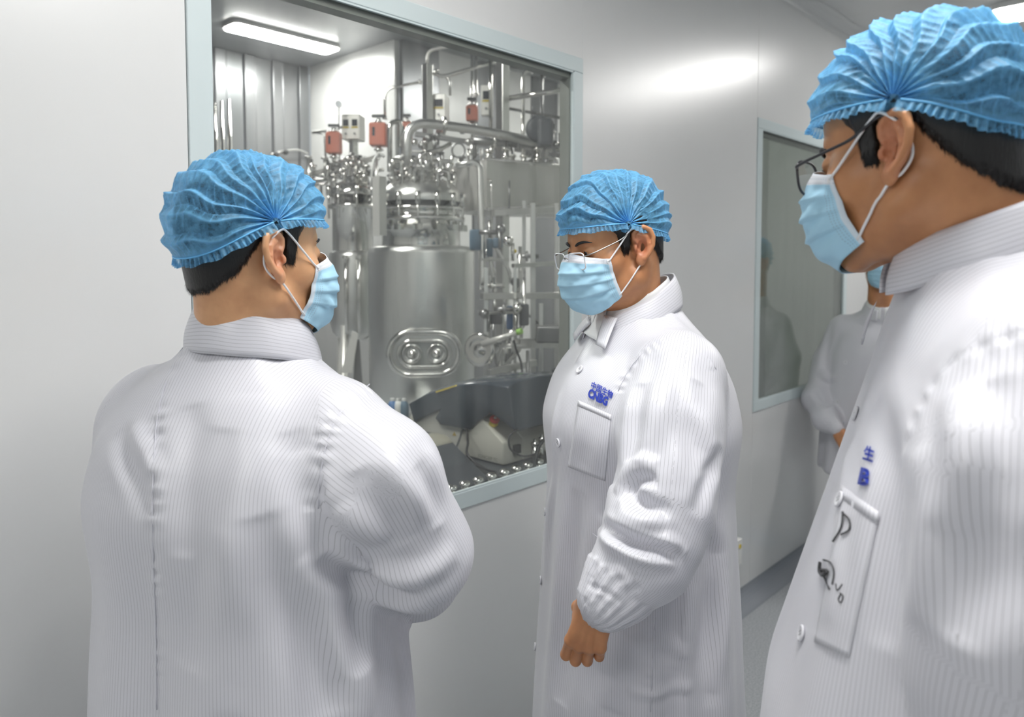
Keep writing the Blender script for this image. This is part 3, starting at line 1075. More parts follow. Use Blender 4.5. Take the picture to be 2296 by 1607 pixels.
for px, py0, py1, d, t in ((1195, 455, 1000, 3.7, .026), (1248, 455, 1000, 3.75, .022), (1090, 600, 1000, 3.4, .020), (1155, 600, 900, 3.5, .016), (1175, 450, 640, 3.9, .02), (1213, 680, 860, 3.4, .02)):
    bar(px, py0, px, py1, d, d, t, 'upright')
for py0, py1, px0, px1, d0, d1, t in ((477, 470, 1105, 1262, 3.7, 3.9, .035), (596, 590, 1150, 1240, 3.5, 3.7, .022), (664, 662, 1080, 1262, 3.3, 3.6, .030), (770, 768, 1160, 1280, 3.4, 3.6, .045), (582, 582, 1082, 1140, 3.5, 3.6, .014), (835, 812, 1095, 1200, 3.3, 3.5, .03), (702, 700, 1086, 1160, 3.35, 3.5, .012)):
    bar(px0, py0, px1, py1, d0, d1, t, 'cross_bar')
MB().obox(at(1245, 748, 3.4), (.18, .12, .075), R, .006).build('junction_box', STEELD, fr)
MB().obox(at(1150, 850, 3.3), (.20, .18, .03), R, .006).build('tray', STEELB, fr)
RR = random.Random(11)
for k in range(34):
    px, py = RR.uniform(1092, 1185), RR.uniform(488, 850)
    d = RR.uniform(3.3, 3.9)
    c = at(px, py, d)
    t = RR.choice(['valve', 'tube', 'clamp', 'tube'])
    mb = MB()
    m = RR.choice([STEEL, STEELB, STEELD, STEELD, STEEL])
    if t == 'valve':
        mb.lathe(c, [(0, 0), (.018, .004), (.024, .02), (.016, .04), (0, .045)], 14, (RR.uniform(-1, 1), RR.uniform(-1, 1), RR.uniform(0, 1)))
        mb.tube([c, c - [0, 0, .08]], .008, 8)
    elif t == 'tube':
        q = c + R[0] * RR.uniform(-.12, .12)
        mb.tube(bend([c, c - [0, 0, RR.uniform(.08, .25)], q - [0, 0, .26], q - [0, 0, RR.uniform(.27, .4)]], .03), RR.uniform(.006, .011), 8)
    else:
        flange(mb, c, .026, .014, R[0])
        mb.tube([c - R[0] * .05, c + R[0] * .06], .011, 10)
    mb.build(t, m, fr)
# parts with colours of their own
for px, py, sx, sz, d, m, nm in ((1066, 538, .055, .10, 3.55, BLUEG, 'blue_valve_head'), (1116, 545, .05, .05, 3.6, BLUEG, 'blue_lever'), (1098, 555, .03, .09, 3.6, BLUEG, 'blue_valve_head'),
                                 (1143, 712, .032, .11, 3.5, BLUE, 'blue_filter_bowl'), (1110, 712, .07, .06, 3.45, CHAR, 'dark_regulator'), (1152, 563, .03, .018, 3.5, YELLOW, 'yellow_tag'),
                                 (1175, 705, .045, .10, 3.4, CHAR, 'dark_regulator'), (1242, 845, .02, .08, 3.1, CHAR, 'dark_motor')):
    bevel(MB().obox(at(px, py, d), (sx, .05, sz), R, .008).build(nm, m, fr), .004)
# handwheel-like side port and the sensor arm with a lime tip
pt = fr
c = at(1078, 783, 3.4)
ax = np.array([-.95, -.3, 0.0])
ax /= np.linalg.norm(ax)
MB().lathe(c, [(0, 0), (.06, 0), (.078, .006), (.08, .014), (.07, .022), (.05, .018), (.03, .012), (.015, .03), (0, .032)], 32, ax).build('side_port', STEEL, pt)
MB().tube([c, c - ax * .12], .035, 16).build('port_branch', STEELB, pt)
arm = fr
MB().tube([at(1082, 772, 3.36), at(1160, 745, 3.30)], [.016, .011], 12).build('sensor_arm', SHEET, arm)
MB().tube([at(1160, 745, 3.30), at(1170, 741.5, 3.29)], .014, 12).build('lime_tip', GREENL, arm)
MB().tube(smooth_path([at(1152, 762, 3.3), at(1158, 785, 3.3), at(1168, 812, 3.3), at(1173, 850, 3.3)], 5), .005, 8).build('sensor_cable', BLACK, arm)
# blue pump in the right corner
bp = empty('pump', at(1235, 905, 2.95), 'dark pump with a bright blue cap at the right window edge', 'pump')
c = at(1250, 888, 2.95)
bevel(MB().obox(c, (.085, .12, .11), R, .02).build('pump_body', CHAR, bp), .01)
MB().lathe(at(1226, 866, 2.93) - R[0] * .02, [(0, 0), (.022, 0), (.028, .01), (.028, .035), (.02, .045), (0, .05)], 20, R[0]).build('blue_cap', BLUE, bp)
MB().tube([at(1240, 855, 2.93), at(1240, 838, 2.93)], .012, 12).build('blue_plug', BLUE, bp)
_pb = at(1250, 888, 2.95)
MB().box((_pb[0] - .04, _pb[1] - .04, .001), (_pb[0] + .04, _pb[1] + .04, _pb[2] - .05), .004).build('pedestal', STEELB, bp)
# pedestal things below the tank
for k, (px, m, lb) in enumerate(((880, BLUE, 'blue plastic jug standing below the big tank at the left'), (893, WHITEP, 'white plastic jug standing below the big tank'), (906, BLUEG, 'dull blue plastic jug below the big tank, rightmost'))):
    p = at(px, 912, 3.6)
    r = empty('jug', (p[0], p[1], p[2] - .05), lb, 'jug')
    MB().lathe(p - [0, 0, .05], [(0, 0), (.022, 0), (.024, .01), (.024, .06), (.012, .08), (0, .08)], 16).build('jug_body', m, r)
    MB().disc(p + [0, 0, .03], .012, .012).build('cap', WHITEP, r)
p0_, p1_ = at(862, 930, 3.5), at(925, 930, 3.7)
sh = empty('low_table', (p0_[0], p0_[1], 0), 'low steel table carrying the plastic jugs', 'table')
c = at(893, 931, 3.6)
ztop = at(893, 912, 3.6)[2] - .0505
MB().box((c[0] - .35, c[1] - .15, ztop - .03), (c[0] + .2, c[1] + .06, ztop), .004).build('top', STEELB, sh)
for sx in (-.33, .18):
    for sy in (-.13, .04):
        MB().box((c[0] + sx - .012, c[1] + sy - .012, .001), (c[0] + sx + .012, c[1] + sy + .012, ztop - .03)).build('leg', STEELB, sh)
# second rank of equipment filling the gaps: pipe rack behind the left tank and valves over the lid
rack = empty('pipe_rack', at(720, 420, 4.9), 'crowded rack of small steel valves and pipes behind the first man\'s cap', 'rack')
RR = random.Random(4)
for k in range(46):
    px, py = RR.uniform(690, 850), RR.uniform(350, 395)
    c = at(px, py, RR.uniform(4.5, 5.1))
    mb = MB()
    if k % 3 == 0:
        mb.tube([c, c - [0, 0, RR.uniform(.08, .3)]], RR.uniform(.008, .014), 10)
        flange(mb, c, .024)
        nm = 'nozzle'
    elif k % 3 == 1:
        mb.lathe(c, [(0, 0), (.02, .004), (.026, .02), (.018, .04), (0, .05)], 14, (RR.uniform(-1, 1), RR.uniform(-1, 1), .3))
        nm = 'valve'
    else:
        q = c + R[0] * RR.uniform(-.2, .2)
        mb.tube(bend([c, c - [0, 0, .12], q - [0, 0, .12], q - [0, 0, .3]], .04), .009, 8)
        nm = 'elbow_pipe'
    mb.build(nm, RR.choice([STEEL, STEELB, STEELD]), rack)
for (a, b, t) in (((690, 392, 5.0), (850, 352, 4.7), .03), ((690, 410, 5.0), (860, 380, 4.7), .02)):
    bar(a[0], a[1], b[0], b[1], a[2], b[2], t, 'rail', SHEET, rack)
up = empty('pipe_rack', at(1060, 300, 4.4), 'crowded rack of small steel valves between the fat pipe and the hopper', 'rack')
for k in range(60):
    px = RR.uniform(930, 1262)
    py = RR.uniform(285, 350) if px > 1040 else RR.uniform(300, 385)
    c = at(px, py, RR.uniform(4.2, 4.6))
    mb = MB()
    if k % 3 == 0:
        mb.tube([c, c - [0, 0, RR.uniform(.06, .16)]], RR.uniform(.008, .014), 10)
        flange(mb, c, .024)
        nm = 'nozzle'
    elif k % 3 == 1:
        mb.lathe(c, [(0, 0), (.018, .004), (.024, .018), (.016, .035), (0, .04)], 14, (RR.uniform(-1, 1), RR.uniform(-1, 1), .3))
        nm = 'valve'
    else:
        q = c + R[0] * RR.uniform(-.16, .16)
        mb.tube(bend([c, c - [0, 0, .08], q - [0, 0, .08], q - [0, 0, .18]], .03), .009, 8)
        nm = 'elbow_pipe'
    mb.build(nm, RR.choice([STEEL, STEELB, STEELD, STEELD]), up)
bar(930, 300, 1275, 352, 4.5, 4.6, .03, 'rail', STEELD, up)
# ================================================================== sculpting tools (signed distances + surface nets)
f32 = np.float32


def nrmz(v):
    v = np.asarray(v, float)
    return v / (np.linalg.norm(v) + 1e-12)


def d_cap(P, a, b, ra, rb):
    a, b = np.asarray(a, f32), np.asarray(b, f32)
    ab = b - a
    t = np.clip(((P - a) @ ab) / (ab @ ab + 1e-12), 0, 1)
    q = P - a - t[:, None] * ab
    return np.sqrt((q * q).sum(1)) - (ra + (rb - ra) * t)


def d_ell(P, c, r, R=None):
    q = P - np.asarray(c, f32)
    if R is not None:
        q = q @ np.asarray(R, f32).T
    r = np.asarray(r, f32)
    k0 = np.sqrt(((q / r) ** 2).sum(1))
    k1 = np.sqrt(((q / (r * r)) ** 2).sum(1)) + 1e-9
    return k0 * (k0 - 1) / k1


def smin(a, b, k):
    h = np.clip(.5 + .5 * (b - a) / k, 0, 1)
    return b * (1 - h) + a * h - k * h * (1 - h)


def smax(a, b, k):
    return -smin(-a, -b, k)


def vnoise(P, s, seed=0):
    """smooth value noise in -1..1"""
    Q = np.asarray(P, np.float64) * np.asarray(s, np.float64) + seed * 17.31
    i = np.floor(Q).astype(np.int64)
    f = Q - i
    f = f * f * (3 - 2 * f)

    def hsh(x, y, z):
        h = (x * 374761393 + y * 668265263 + z * 2147483647 + seed * 974711) & 0x7fffffff
        h = (h ^ (h >> 13)) * 1274126177 & 0x7fffffff
        return ((h ^ (h >> 16)) & 0xffff) / 32767.5 - 1
    r = 0
    for dx in (0, 1):
        for dy in (0, 1):
            for dz in (0, 1):
                wgt = (f[:, 0] if dx else 1 - f[:, 0]) * (f[:, 1] if dy else 1 - f[:, 1]) * (f[:, 2] if dz else 1 - f[:, 2])
                r = r + wgt * hsh(i[:, 0] + dx, i[:, 1] + dy, i[:, 2] + dz)
    return r


def nets(F, lo, hi, h, B=8):
    """surface nets of the zero set of F, evaluated only near the surface"""
    lo, hi = np.asarray(lo, float), np.asarray(hi, float)
    nb = np.ceil((hi - lo) / (h * B)).astype(int)
    g = [lo[k] + h * B * (np.arange(nb[k]) + .5) for k in range(3)]
    C = np.stack(np.meshgrid(*g, indexing='ij'), -1).reshape(-1, 3).astype(f32)
    fc = F(C)
    keep = np.abs(fc) < h * B * 1.15
    full = np.repeat(np.repeat(np.repeat(fc.reshape(nb), B, 0), B, 1), B, 2).astype(f32)
    blk = np.argwhere(keep.reshape(nb))
    o = np.stack(np.meshgrid(*[np.arange(B)] * 3, indexing='ij'), -1).reshape(-1, 3)
    for s in range(0, len(blk), 1200):
        I = (blk[s:s + 1200, None, :] * B + o[None]).reshape(-1, 3)
        full[I[:, 0], I[:, 1], I[:, 2]] = F((lo + I * h).astype(f32))
    S = full < 0
    n = np.array(full.shape)
    a = S[:-1, :-1, :-1]
    mixed = np.zeros(a.shape, bool)
    for dx in (0, 1):
        for dy in (0, 1):
            for dz in (0, 1):
                mixed |= S[dx:n[0] - 1 + dx, dy:n[1] - 1 + dy, dz:n[2] - 1 + dz] != a
    cells = np.argwhere(mixed)
    idx = -np.ones(a.shape, np.int64)
    idx[mixed] = np.arange(len(cells))
    corner = [(x, y, z) for x in (0, 1) for y in (0, 1) for z in (0, 1)]
    val = np.stack([full[cells[:, 0] + c[0], cells[:, 1] + c[1], cells[:, 2] + c[2]] for c in corner], 1)
    acc = np.zeros((len(cells), 3))
    cnt = np.zeros(len(cells))
    for i in range(8):
        for j in range(i + 1, 8):
            if sum(abs(corner[i][k] - corner[j][k]) for k in range(3)) != 1:
                continue
            m = (val[:, i] < 0) != (val[:, j] < 0)
            t = val[:, i] / np.where(np.abs(val[:, i] - val[:, j]) < 1e-12, 1e-12, val[:, i] - val[:, j])
            p = np.array(corner[i]) + t[:, None] * (np.array(corner[j]) - np.array(corner[i]))
            acc[m] += p[m]
            cnt[m] += 1
    V = lo + h * (cells + acc / cnt[:, None])
    quads = []
    for ax in range(3):
        u, v = (ax + 1) % 3, (ax + 2) % 3
        sl0 = [slice(1, None)] * 3
        sl0[ax] = slice(0, -1)
        sl1 = [slice(1, None)] * 3
        sl1[ax] = slice(1, None)
        A, Bq = S[tuple(sl0)], S[tuple(sl1)]
        e = np.argwhere(A != Bq)
        inside = A[e[:, 0], e[:, 1], e[:, 2]]
        e = e.copy()
        for k in (u, v):
            e[:, k] += 1
        ok = np.ones(len(e), bool)
        for k in (u, v):
            ok &= (e[:, k] >= 1) & (e[:, k] < n[k] - 1)
        e, inside = e[ok], inside[ok]

        def at_(du, dv):
            q = e.copy()
            q[:, u] -= du
            q[:, v] -= dv
            return idx[q[:, 0], q[:, 1], q[:, 2]]
        Q = np.stack([at_(1, 1), at_(0, 1), at_(0, 0), at_(1, 0)], 1)
        Q[~inside] = Q[~inside][:, ::-1]
        quads.append(Q[(Q >= 0).all(1)])
    Q = np.concatenate(quads)
    return V, Q


def vnormals(V, Q):
    d1, d2 = V[Q[:, 2]] - V[Q[:, 0]], V[Q[:, 3]] - V[Q[:, 1]]
    fn = np.cross(d1, d2)
    N_ = np.zeros_like(V)
    for k in range(4):
        np.add.at(N_, Q[:, k], fn)
    return N_ / (np.linalg.norm(N_, axis=1, keepdims=True) + 1e-12)


def relax(V, Q, it=1, lam=.5):
    for _ in range(it):
        A = np.zeros_like(V)
        c = np.zeros(len(V))
        for k in range(4):
            np.add.at(A, Q[:, k], V[Q[:, (k + 1) % 4]] + V[Q[:, (k - 1) % 4]])
            np.add.at(c, Q[:, k], 2)
        V = V * (1 - lam) + lam * A / c[:, None]
    return V


def grid_faces(nu, nv, wrap_u=False):
    u = np.arange(nu if wrap_u else nu - 1)
    v = np.arange(nv - 1)
    U, W_ = np.meshgrid(u, v, indexing='ij')
    U, W_ = U.ravel(), W_.ravel()
    U2 = (U + 1) % nu
    return np.stack([U * nv + W_, U2 * nv + W_, U2 * nv + W_ + 1, U * nv + W_ + 1], 1)


def frame(yaw, pitch=0.0, roll=0.0):
    """rows: right, forward, up of something that faces azimuth yaw, nose pitched down, head leaning to its right"""
    y, p, r = rad(yaw), rad(pitch), rad(roll)
    f0 = np.array([math.cos(y), math.sin(y), 0])
    rt_ = np.array([math.sin(y), -math.cos(y), 0])
    up_ = np.array([0, 0, 1.0])
    f1 = f0 * math.cos(p) - up_ * math.sin(p)
    u1 = up_ * math.cos(p) + f0 * math.sin(p)
    r2 = rt_ * math.cos(r) - u1 * math.sin(r)
    u2 = u1 * math.cos(r) + rt_ * math.sin(r)
    return np.array([r2, f1, u2])


def sstep(x, a, b):
    t = np.clip((x - a) / (b - a), 0, 1)
    return t * t * (3 - 2 * t)


# ------------------------------------------------------------------ cloth, skin and mask materials
def cloth_mat(name, period=.0051, col=(.69, .69, .74)):
    m = mat(name, col, 0.40, 0, 0.5)
    bs(m).inputs['Sheen Weight'].default_value = 0.15
    uv = N(m, 'ShaderNodeUVMap')
    uv.uv_map = 'stripe'
    sp = N(m, 'ShaderNodeSeparateXYZ')
    L(m, uv.outputs[0], sp.inputs[0])
    mu = N(m, 'ShaderNodeMath', operation='MULTIPLY')
    mu.inputs[1].default_value = 1 / period
    L(m, sp.outputs[0], mu.inputs[0])
    fr = N(m, 'ShaderNodeMath', operation='FRACT')
    L(m, mu.outputs[0], fr.inputs[0])
    sb = N(m, 'ShaderNodeMath', operation='SUBTRACT')
    sb.inputs[1].default_value = .5
    L(m, fr.outputs[0], sb.inputs[0])
    ab = N(m, 'ShaderNodeMath', operation='ABSOLUTE')
    L(m, sb.outputs[0], ab.inputs[0])
    d = .60
    r = ramp(m, ab.outputs[0], [(0.0, tuple(c * d for c in col)), (.045, tuple(c * (d + .1) for c in col)), (.08, tuple(c * .98 for c in col)), (1.0, col)])
    L(m, r, bs(m).inputs['Base Color'])
    _n = noise(m, (1, 1, 1), 55, 3)
    bump(m, _n, 0.06, 0.002)
    return m


COAT = cloth_mat('pinstriped_antistatic_cloth')
SHIRT = mat('plain_white_shirt_cloth', (.80, .81, .82), .7)
TROUSER = mat('dark_trouser_cloth', (.03, .032, .045), .8)
SHOE = mat('blue_shoe_cover', (.15, .40, .72), .5)


def skin_mat(name, col, red=(1.12, .8, .72), ear=(.55, .2, .12)):
    m = mat(name, col, .42, 0, .45)
    bs(m).inputs['Subsurface Weight'].default_value = .12
    bs(m).inputs['Subsurface Radius'].default_value = (.9, .35, .2)
    bs(m).inputs['Subsurface Scale'].default_value = .008
    n1 = noise(m, (1, 1, 1), 28, 4)
    c = ramp(m, n1, [(.3, tuple(a * b for a, b in zip(col, (.86, .82, .8)))), (.7, tuple(min(1, a * b) for a, b in zip(col, (1.1, 1.12, 1.12))))])
    at_ = N(m, 'ShaderNodeAttribute')
    at_.attribute_name = 'tone'
    mx = N(m, 'ShaderNodeMix', data_type='RGBA')
    L(m, at_.outputs['Fac'], mx.inputs[0])
    L(m, c, mx.inputs[6])
    mx.inputs[7].default_value = (*ear, 1)
    L(m, mx.outputs[2], bs(m).inputs['Base Color'])
    n2 = noise(m, (1, 1, 1), 420, 3)
    bump(m, n2, .12, .0008)
    return m


SKIN_A = skin_mat('light_tan_skin', (.66, .36, .19), ear=(.68, .30, .18))
SKIN_B = skin_mat('tan_skin', (.53, .245, .115), ear=(.48, .17, .09))
SKIN_C = skin_mat('warm_tan_skin', (.53, .25, .115), ear=(.52, .20, .11))
HAIR = mat('black_hair', (.010, .009, .009), .38, 0, .5)
_n = noise(HAIR, (1, 1, .12), 600, 3)
bump(HAIR, _n, .5, .0015)


def cap_mat(name, trans=.30):
    m = bpy.data.materials.new(name)
    m.use_nodes = True
    t = m.node_tree
    b = bs(m)
    b.inputs['Base Color'].default_value = (.20, .56, .90, 1)
    b.inputs['Roughness'].default_value = .42
    b.inputs['Specular IOR Level'].default_value = .6
    nz = noise(m, (1, 1, 1), 90, 4, .7)
    bump(m, noise(m, (1, 1, 1), 420, 4, .7), .35, .0012)
    tr = N(m, 'ShaderNodeBsdfTransparent')
    tr.inputs[0].default_value = (.62, .83, 1, 1)
    tl = N(m, 'ShaderNodeBsdfTranslucent')
    tl.inputs[0].default_value = (.30, .66, .95, 1)
    m1 = N(m, 'ShaderNodeMixShader')
    m1.inputs[0].default_value = .28
    L(m, b.outputs[0], m1.inputs[1])
    L(m, tl.outputs[0], m1.inputs[2])
    m2 = N(m, 'ShaderNodeMixShader')
    # looking along the sheet there is more fibre in the way: fewer gaps show
    lw = N(m, 'ShaderNodeLayerWeight')
    lw.inputs['Blend'].default_value = .35
    rp = ramp(m, nz, [(.35, (trans * .7,) * 3), (.65, (trans * 1.35,) * 3)])
    sb = N(m, 'ShaderNodeMath', operation='SUBTRACT', use_clamp=True)
    mu = N(m, 'ShaderNodeMath', operation='MULTIPLY')
    mu.inputs[1].default_value = .55
    L(m, lw.outputs['Facing'], mu.inputs[0])
    L(m, rp, sb.inputs[0])
    L(m, mu.outputs[0], sb.inputs[1])
    # where the sheet is folded double it lets less through
    ap = N(m, 'ShaderNodeAttribute')
    ap.attribute_name = 'ply'
    iv = N(m, 'ShaderNodeMath', operation='MULTIPLY_ADD', use_clamp=True)
    iv.inputs[1].default_value = -.85
    iv.inputs[2].default_value = 1.0
    L(m, ap.outputs['Fac'], iv.inputs[0])
    mm = N(m, 'ShaderNodeMath', operation='MULTIPLY', use_clamp=True)
    L(m, sb.outputs[0], mm.inputs[0])
    L(m, iv.outputs[0], mm.inputs[1])
    L(m, mm.outputs[0], m2.inputs[0])
    L(m, m1.outputs[0], m2.inputs[1])
    L(m, tr.outputs[0], m2.inputs[2])
    L(m, m2.outputs[0], t.nodes['Material Output'].inputs['Surface'])
    return m


CAPM = cap_mat('blue_nonwoven_cap', .60)
CAPB = mat('blue_elastic', (.16, .52, .88), .5)
MASKM = mat('light_blue_mask_fabric', (.42, .69, .86), .62, 0, .3)
bs(MASKM).inputs['Subsurface Weight'].default_value = .0
_uv = N(MASKM, 'ShaderNodeUVMap')
_uv.uv_map = 'mask'
_sp = N(MASKM, 'ShaderNodeSeparateXYZ')
L(MASKM, _uv.outputs[0], _sp.inputs[0])
_c1 = ramp(MASKM, _sp.outputs[1], [(0.0, (.80, .82, .86)), (.115, (.80, .82, .86)), (.125, (.42, .69, .86)), (1.0, (.42, .69, .86))])
_ab = N(MASKM, 'ShaderNodeMath', operation='ABSOLUTE')
L(MASKM, _sp.outputs[0], _ab.inputs[0])
_e = ramp(MASKM, _ab.outputs[0], [(0.0, (0, 0, 0)), (.955, (0, 0, 0)), (.965, (.75, .75, .75)), (1.0, (.75, .75, .75))])
_mx = N(MASKM, 'ShaderNodeMix', data_type='RGBA')
L(MASKM, _e, _mx.inputs[0])
L(MASKM, _c1, _mx.inputs[6])
_mx.inputs[7].default_value = (.78, .82, .88, 1)


def _dots(coord_long, coord_across, pos, half, freq):
    """a row of little pressed dots: 1 where a dot is"""
    a = N(MASKM, 'ShaderNodeMath', operation='COMPARE')
    a.inputs[1].default_value = pos
    a.inputs[2].default_value = half
    L(MASKM, coord_across, a.inputs[0])
    b = N(MASKM, 'ShaderNodeMath', operation='MULTIPLY')
    b.inputs[1].default_value = freq
    L(MASKM, coord_long, b.inputs[0])
    c = N(MASKM, 'ShaderNodeMath', operation='FRACT')
    L(MASKM, b.outputs[0], c.inputs[0])
    d = N(MASKM, 'ShaderNodeMath', operation='LESS_THAN')
    d.inputs[1].default_value = .5
    L(MASKM, c.outputs[0], d.inputs[0])
    e = N(MASKM, 'ShaderNodeMath', operation='MULTIPLY')
    L(MASKM, a.outputs[0], e.inputs[0])
    L(MASKM, d.outputs[0], e.inputs[1])
    return e.outputs[0]


_sum = None
for _args in ((_sp.outputs[0], _sp.outputs[1], .055, .006, 34), (_sp.outputs[0], _sp.outputs[1], .105, .006, 34),
              (_sp.outputs[1], _ab.outputs[0], .875, .006, 30), (_sp.outputs[1], _ab.outputs[0], .905, .006, 30), (_sp.outputs[1], _ab.outputs[0], .935, .006, 30)):
    _d = _dots(*_args)
    if _sum is None:
        _sum = _d
    else:
        _a = N(MASKM, 'ShaderNodeMath', operation='MAXIMUM')
        L(MASKM, _sum, _a.inputs[0])
        L(MASKM, _d, _a.inputs[1])
        _sum = _a.outputs[0]
_m2 = N(MASKM, 'ShaderNodeMix', data_type='RGBA')
_h = N(MASKM, 'ShaderNodeMath', operation='MULTIPLY')
_h.inputs[1].default_value = .45
L(MASKM, _sum, _h.inputs[0])
L(MASKM, _h.outputs[0], _m2.inputs[0])
L(MASKM, _mx.outputs[2], _m2.inputs[6])
_m2.inputs[7].default_value = (.28, .38, .5, 1)
L(MASKM, _m2.outputs[2], bs(MASKM).inputs['Base Color'])
bump(MASKM, noise(MASKM, (1, 1, 1), 260, 3), .1, .0008)
STRAP = mat('white_elastic', (.85, .85, .86), .6)
INK = mat('blue_print', (.018, .045, .40), .5)
PEN = mat('marker_ink', (.05, .05, .055), .6)


def set_uv(me, name, U):
    """U: (n_loops, 2)"""
    l = me.uv_layers.new(name=name)
    l.data.foreach_set('uv', np.asarray(U, np.float32).ravel())


# ------------------------------------------------------------------ head
def ear_d(P, sd, s=1.06):
    e0 = np.array([sd * .071, -.010, .002])
    up_ = nrmz([0, -.20, 1])
    fw = nrmz([0, 1, .20])
    Q = P - e0.astype(f32)
    a, b, c = Q @ fw.astype(f32) / s, Q @ up_.astype(f32) / s, sd * Q[:, 0] / s
    E = np.stack([a, b, c], 1)

    def cz(a_):
        return .004 + .40 * np.maximum(.012 - a_, 0)
    hp_ = [(.004, .003, .0035), (.012, .012, .0038), (.0135, .022, .0042), (.007, .031, .0045), (-.004, .0345, .0046), (-.015, .029, .0047), (-.0205, .016, .0045), (-.020, .001, .0042), (-.014, -.013, .004), (-.006, -.023, .0045)]
    d = None
    for (a0, b0, r0), (a1, b1, r1) in zip(hp_[:-1], hp_[1:]):
        q = d_cap(E, (a0, b0, cz(a0) + (.001 if a0 > .005 else .002)), (a1, b1, cz(a1) + (.001 if a1 > .005 else .002)), r0, r1)
        d = q if d is None else np.minimum(d, q)
    tl = math.atan(.40)
    R = np.array([[math.cos(tl), 0, -math.sin(tl)], [0, 1, 0], [math.sin(tl), 0, math.cos(tl)]])
    pl = d_ell(E, (-.005, .006, cz(-.005) - .002), (.0175, .029, .0032), R)
    d = smin(d, pl, .003)
    lobe = d_ell(E, (-.001, -.026, cz(-.001) - .001), (.0095, .0115, .0052), R)
    d = smin(d, lobe, .004)
    ah = [(-.002, .024, .003), (-.009, .016, .0034), (-.0125, .004, .0036), (-.011, -.008, .0034), (-.005, -.016, .0032)]
    for (a0, b0, r0), (a1, b1, r1) in zip(ah[:-1], ah[1:]):
        d = smin(d, d_cap(E, (a0, b0, cz(a0) + .0005), (a1, b1, cz(a1) + .0005), r0, r1), .002)
    d = smin(d, d_cap(E, (-.009, .016, cz(-.009)), (.004, .020, cz(.004)), .003, .0024), .002)
    con = d_ell(E, (-.001, -.002, cz(-.001) + .003), (.0085, .0125, .0075), R)
    d = smax(d, -con, .003)
    d = smin(d, d_ell(E, (.0095, -.005, .0065), (.0038, .0065, .0042)), .003)
    d = smax(d, -d_ell(E, (.0035, -.004, .001), (.0042, .0055, .012)), .002)
    root_ = d_ell(E, (.003, .003, -.004), (.010, .022, .008))
    d = smin(d, root_, .006)
    return d * s


def head_d(P, nb, ears=True, neck_r=.060, fat=0.0):
    P = np.asarray(P, f32)
    A = np.abs(P[:, 0])
    M = np.stack([A, P[:, 1], P[:, 2]], 1)     # mirrored half
    d = d_ell(P, (0, -.012, .047), (.0745, .096, .086))
    d = smin(d, d_ell(P, (0, .042, .050), (.060, .046, .056)), .02)
    d = smin(d, d_ell(P, (0, .036, -.020), (.062 + fat, .052, .078)), .02)
    d = smin(d, d_ell(M, (.046, .050, -.018), (.022 + fat, .026, .024)), .022)
    d = smin(d, d_cap(M, (.051 + fat, .002, -.058), (.016, .070, -.098), .019 + fat, .017), .018)
    d = smin(d, d_ell(P, (0, .078, -.100), (.020, .016, .017)), .014)
    d = smin(d, d_ell(P, (0, .028, -.072), (.052 + fat, .052, .034)), .02)
    d = smin(d, d_ell(P, (0, .080, -.058), (.028, .024, .028)), .018)
    d = smin(d, d_cap(M, (.0, .084, .027), (.036, .073, .030), .010, .008), .012)
    sock = d_ell(M, (.033, .099, .009), (.018, .016, .0105))
    d = smax(d, -sock, .012)
    d = smin(d, d_ell(M, (.032, .0755, .0085), (.0165, .0128, .0125)), .004)
    d = smax(d, -d_ell(M, (.032, .0905, .0075), (.0125, .0065, .0027)), .0015)
    d = smin(d, d_cap(P, (0, .088, .014), (0, .106, -.024), .0075, .0105), .010)
    d = smin(d, d_ell(M, (.0115, .098, -.029), (.0078, .011, .0075)), .006)
    # neck
    nb = np.asarray(nb, float)
    d = smin(d, d_cap(P, (0, -.030, -.030), nb, neck_r, neck_r + .004), .035)
    mid = np.array([0, -.030, -.030]) * .25 + nb * .75
    for sd in (-1, 1):
        d = smin(d, d_cap(P, (sd * .054, -.020, -.035), mid + np.array([sd * .026, .040, 0]), .014, .012), .022)
    if ears:
        d = d.copy()
        for sd in (-1, 1):
            m = (np.abs(P[:, 0] - sd * .078) < .05) & (np.abs(P[:, 1] + .008) < .06) & (np.abs(P[:, 2]) < .07)
            if m.any():
                d[m] = smin(d[m], ear_d(P[m], sd), .004)
    return d


HY = [-.13, -.098, -.084, -.066, -.046, -.032, -.012, .004, .009, .024, .030, .05, .07, .10]
HZ = [-.066, -.060, -.046, -.026, -.002, .024, .040, .040, -.008, -.008, .030, .052, .064, .072]


def hair_t(P, T=.0075):
    g = P[:, 2] - np.interp(P[:, 1], HY, HZ) + .0035 * vnoise(P, (90, 90, 40), 3) + .003 * vnoise(P, (320, 320, 60), 4)
    return T * np.clip(g / .012, -1, 1), g


def eye_parts(root, O, Rm, s):
    for sd in (-1, 1):
        c = np.array([sd * .032, .0748, .0082]) * s @ Rm + O
        look = np.array([0, 1, -.08]) @ Rm
        look /= np.linalg.norm(look)
        e = MB().lathe(c - look * .0125 * s, [(0, 0)] + [(.0125 * s * math.sin(a), .0125 * s * (1 - math.cos(a))) for a in np.linspace(.2, math.pi - .01, 14)], 20, look).build('eyeball', mat('eye_white', (.75, .72, .68), .15), root)
        q = MB().lathe(c + look * .0108 * s, [(0, .0022), (.004 * s, .0019), (.0058 * s, .0006)], 16, look).build('iris', mat('dark_iris', (.02, .011, .007), .1), e)


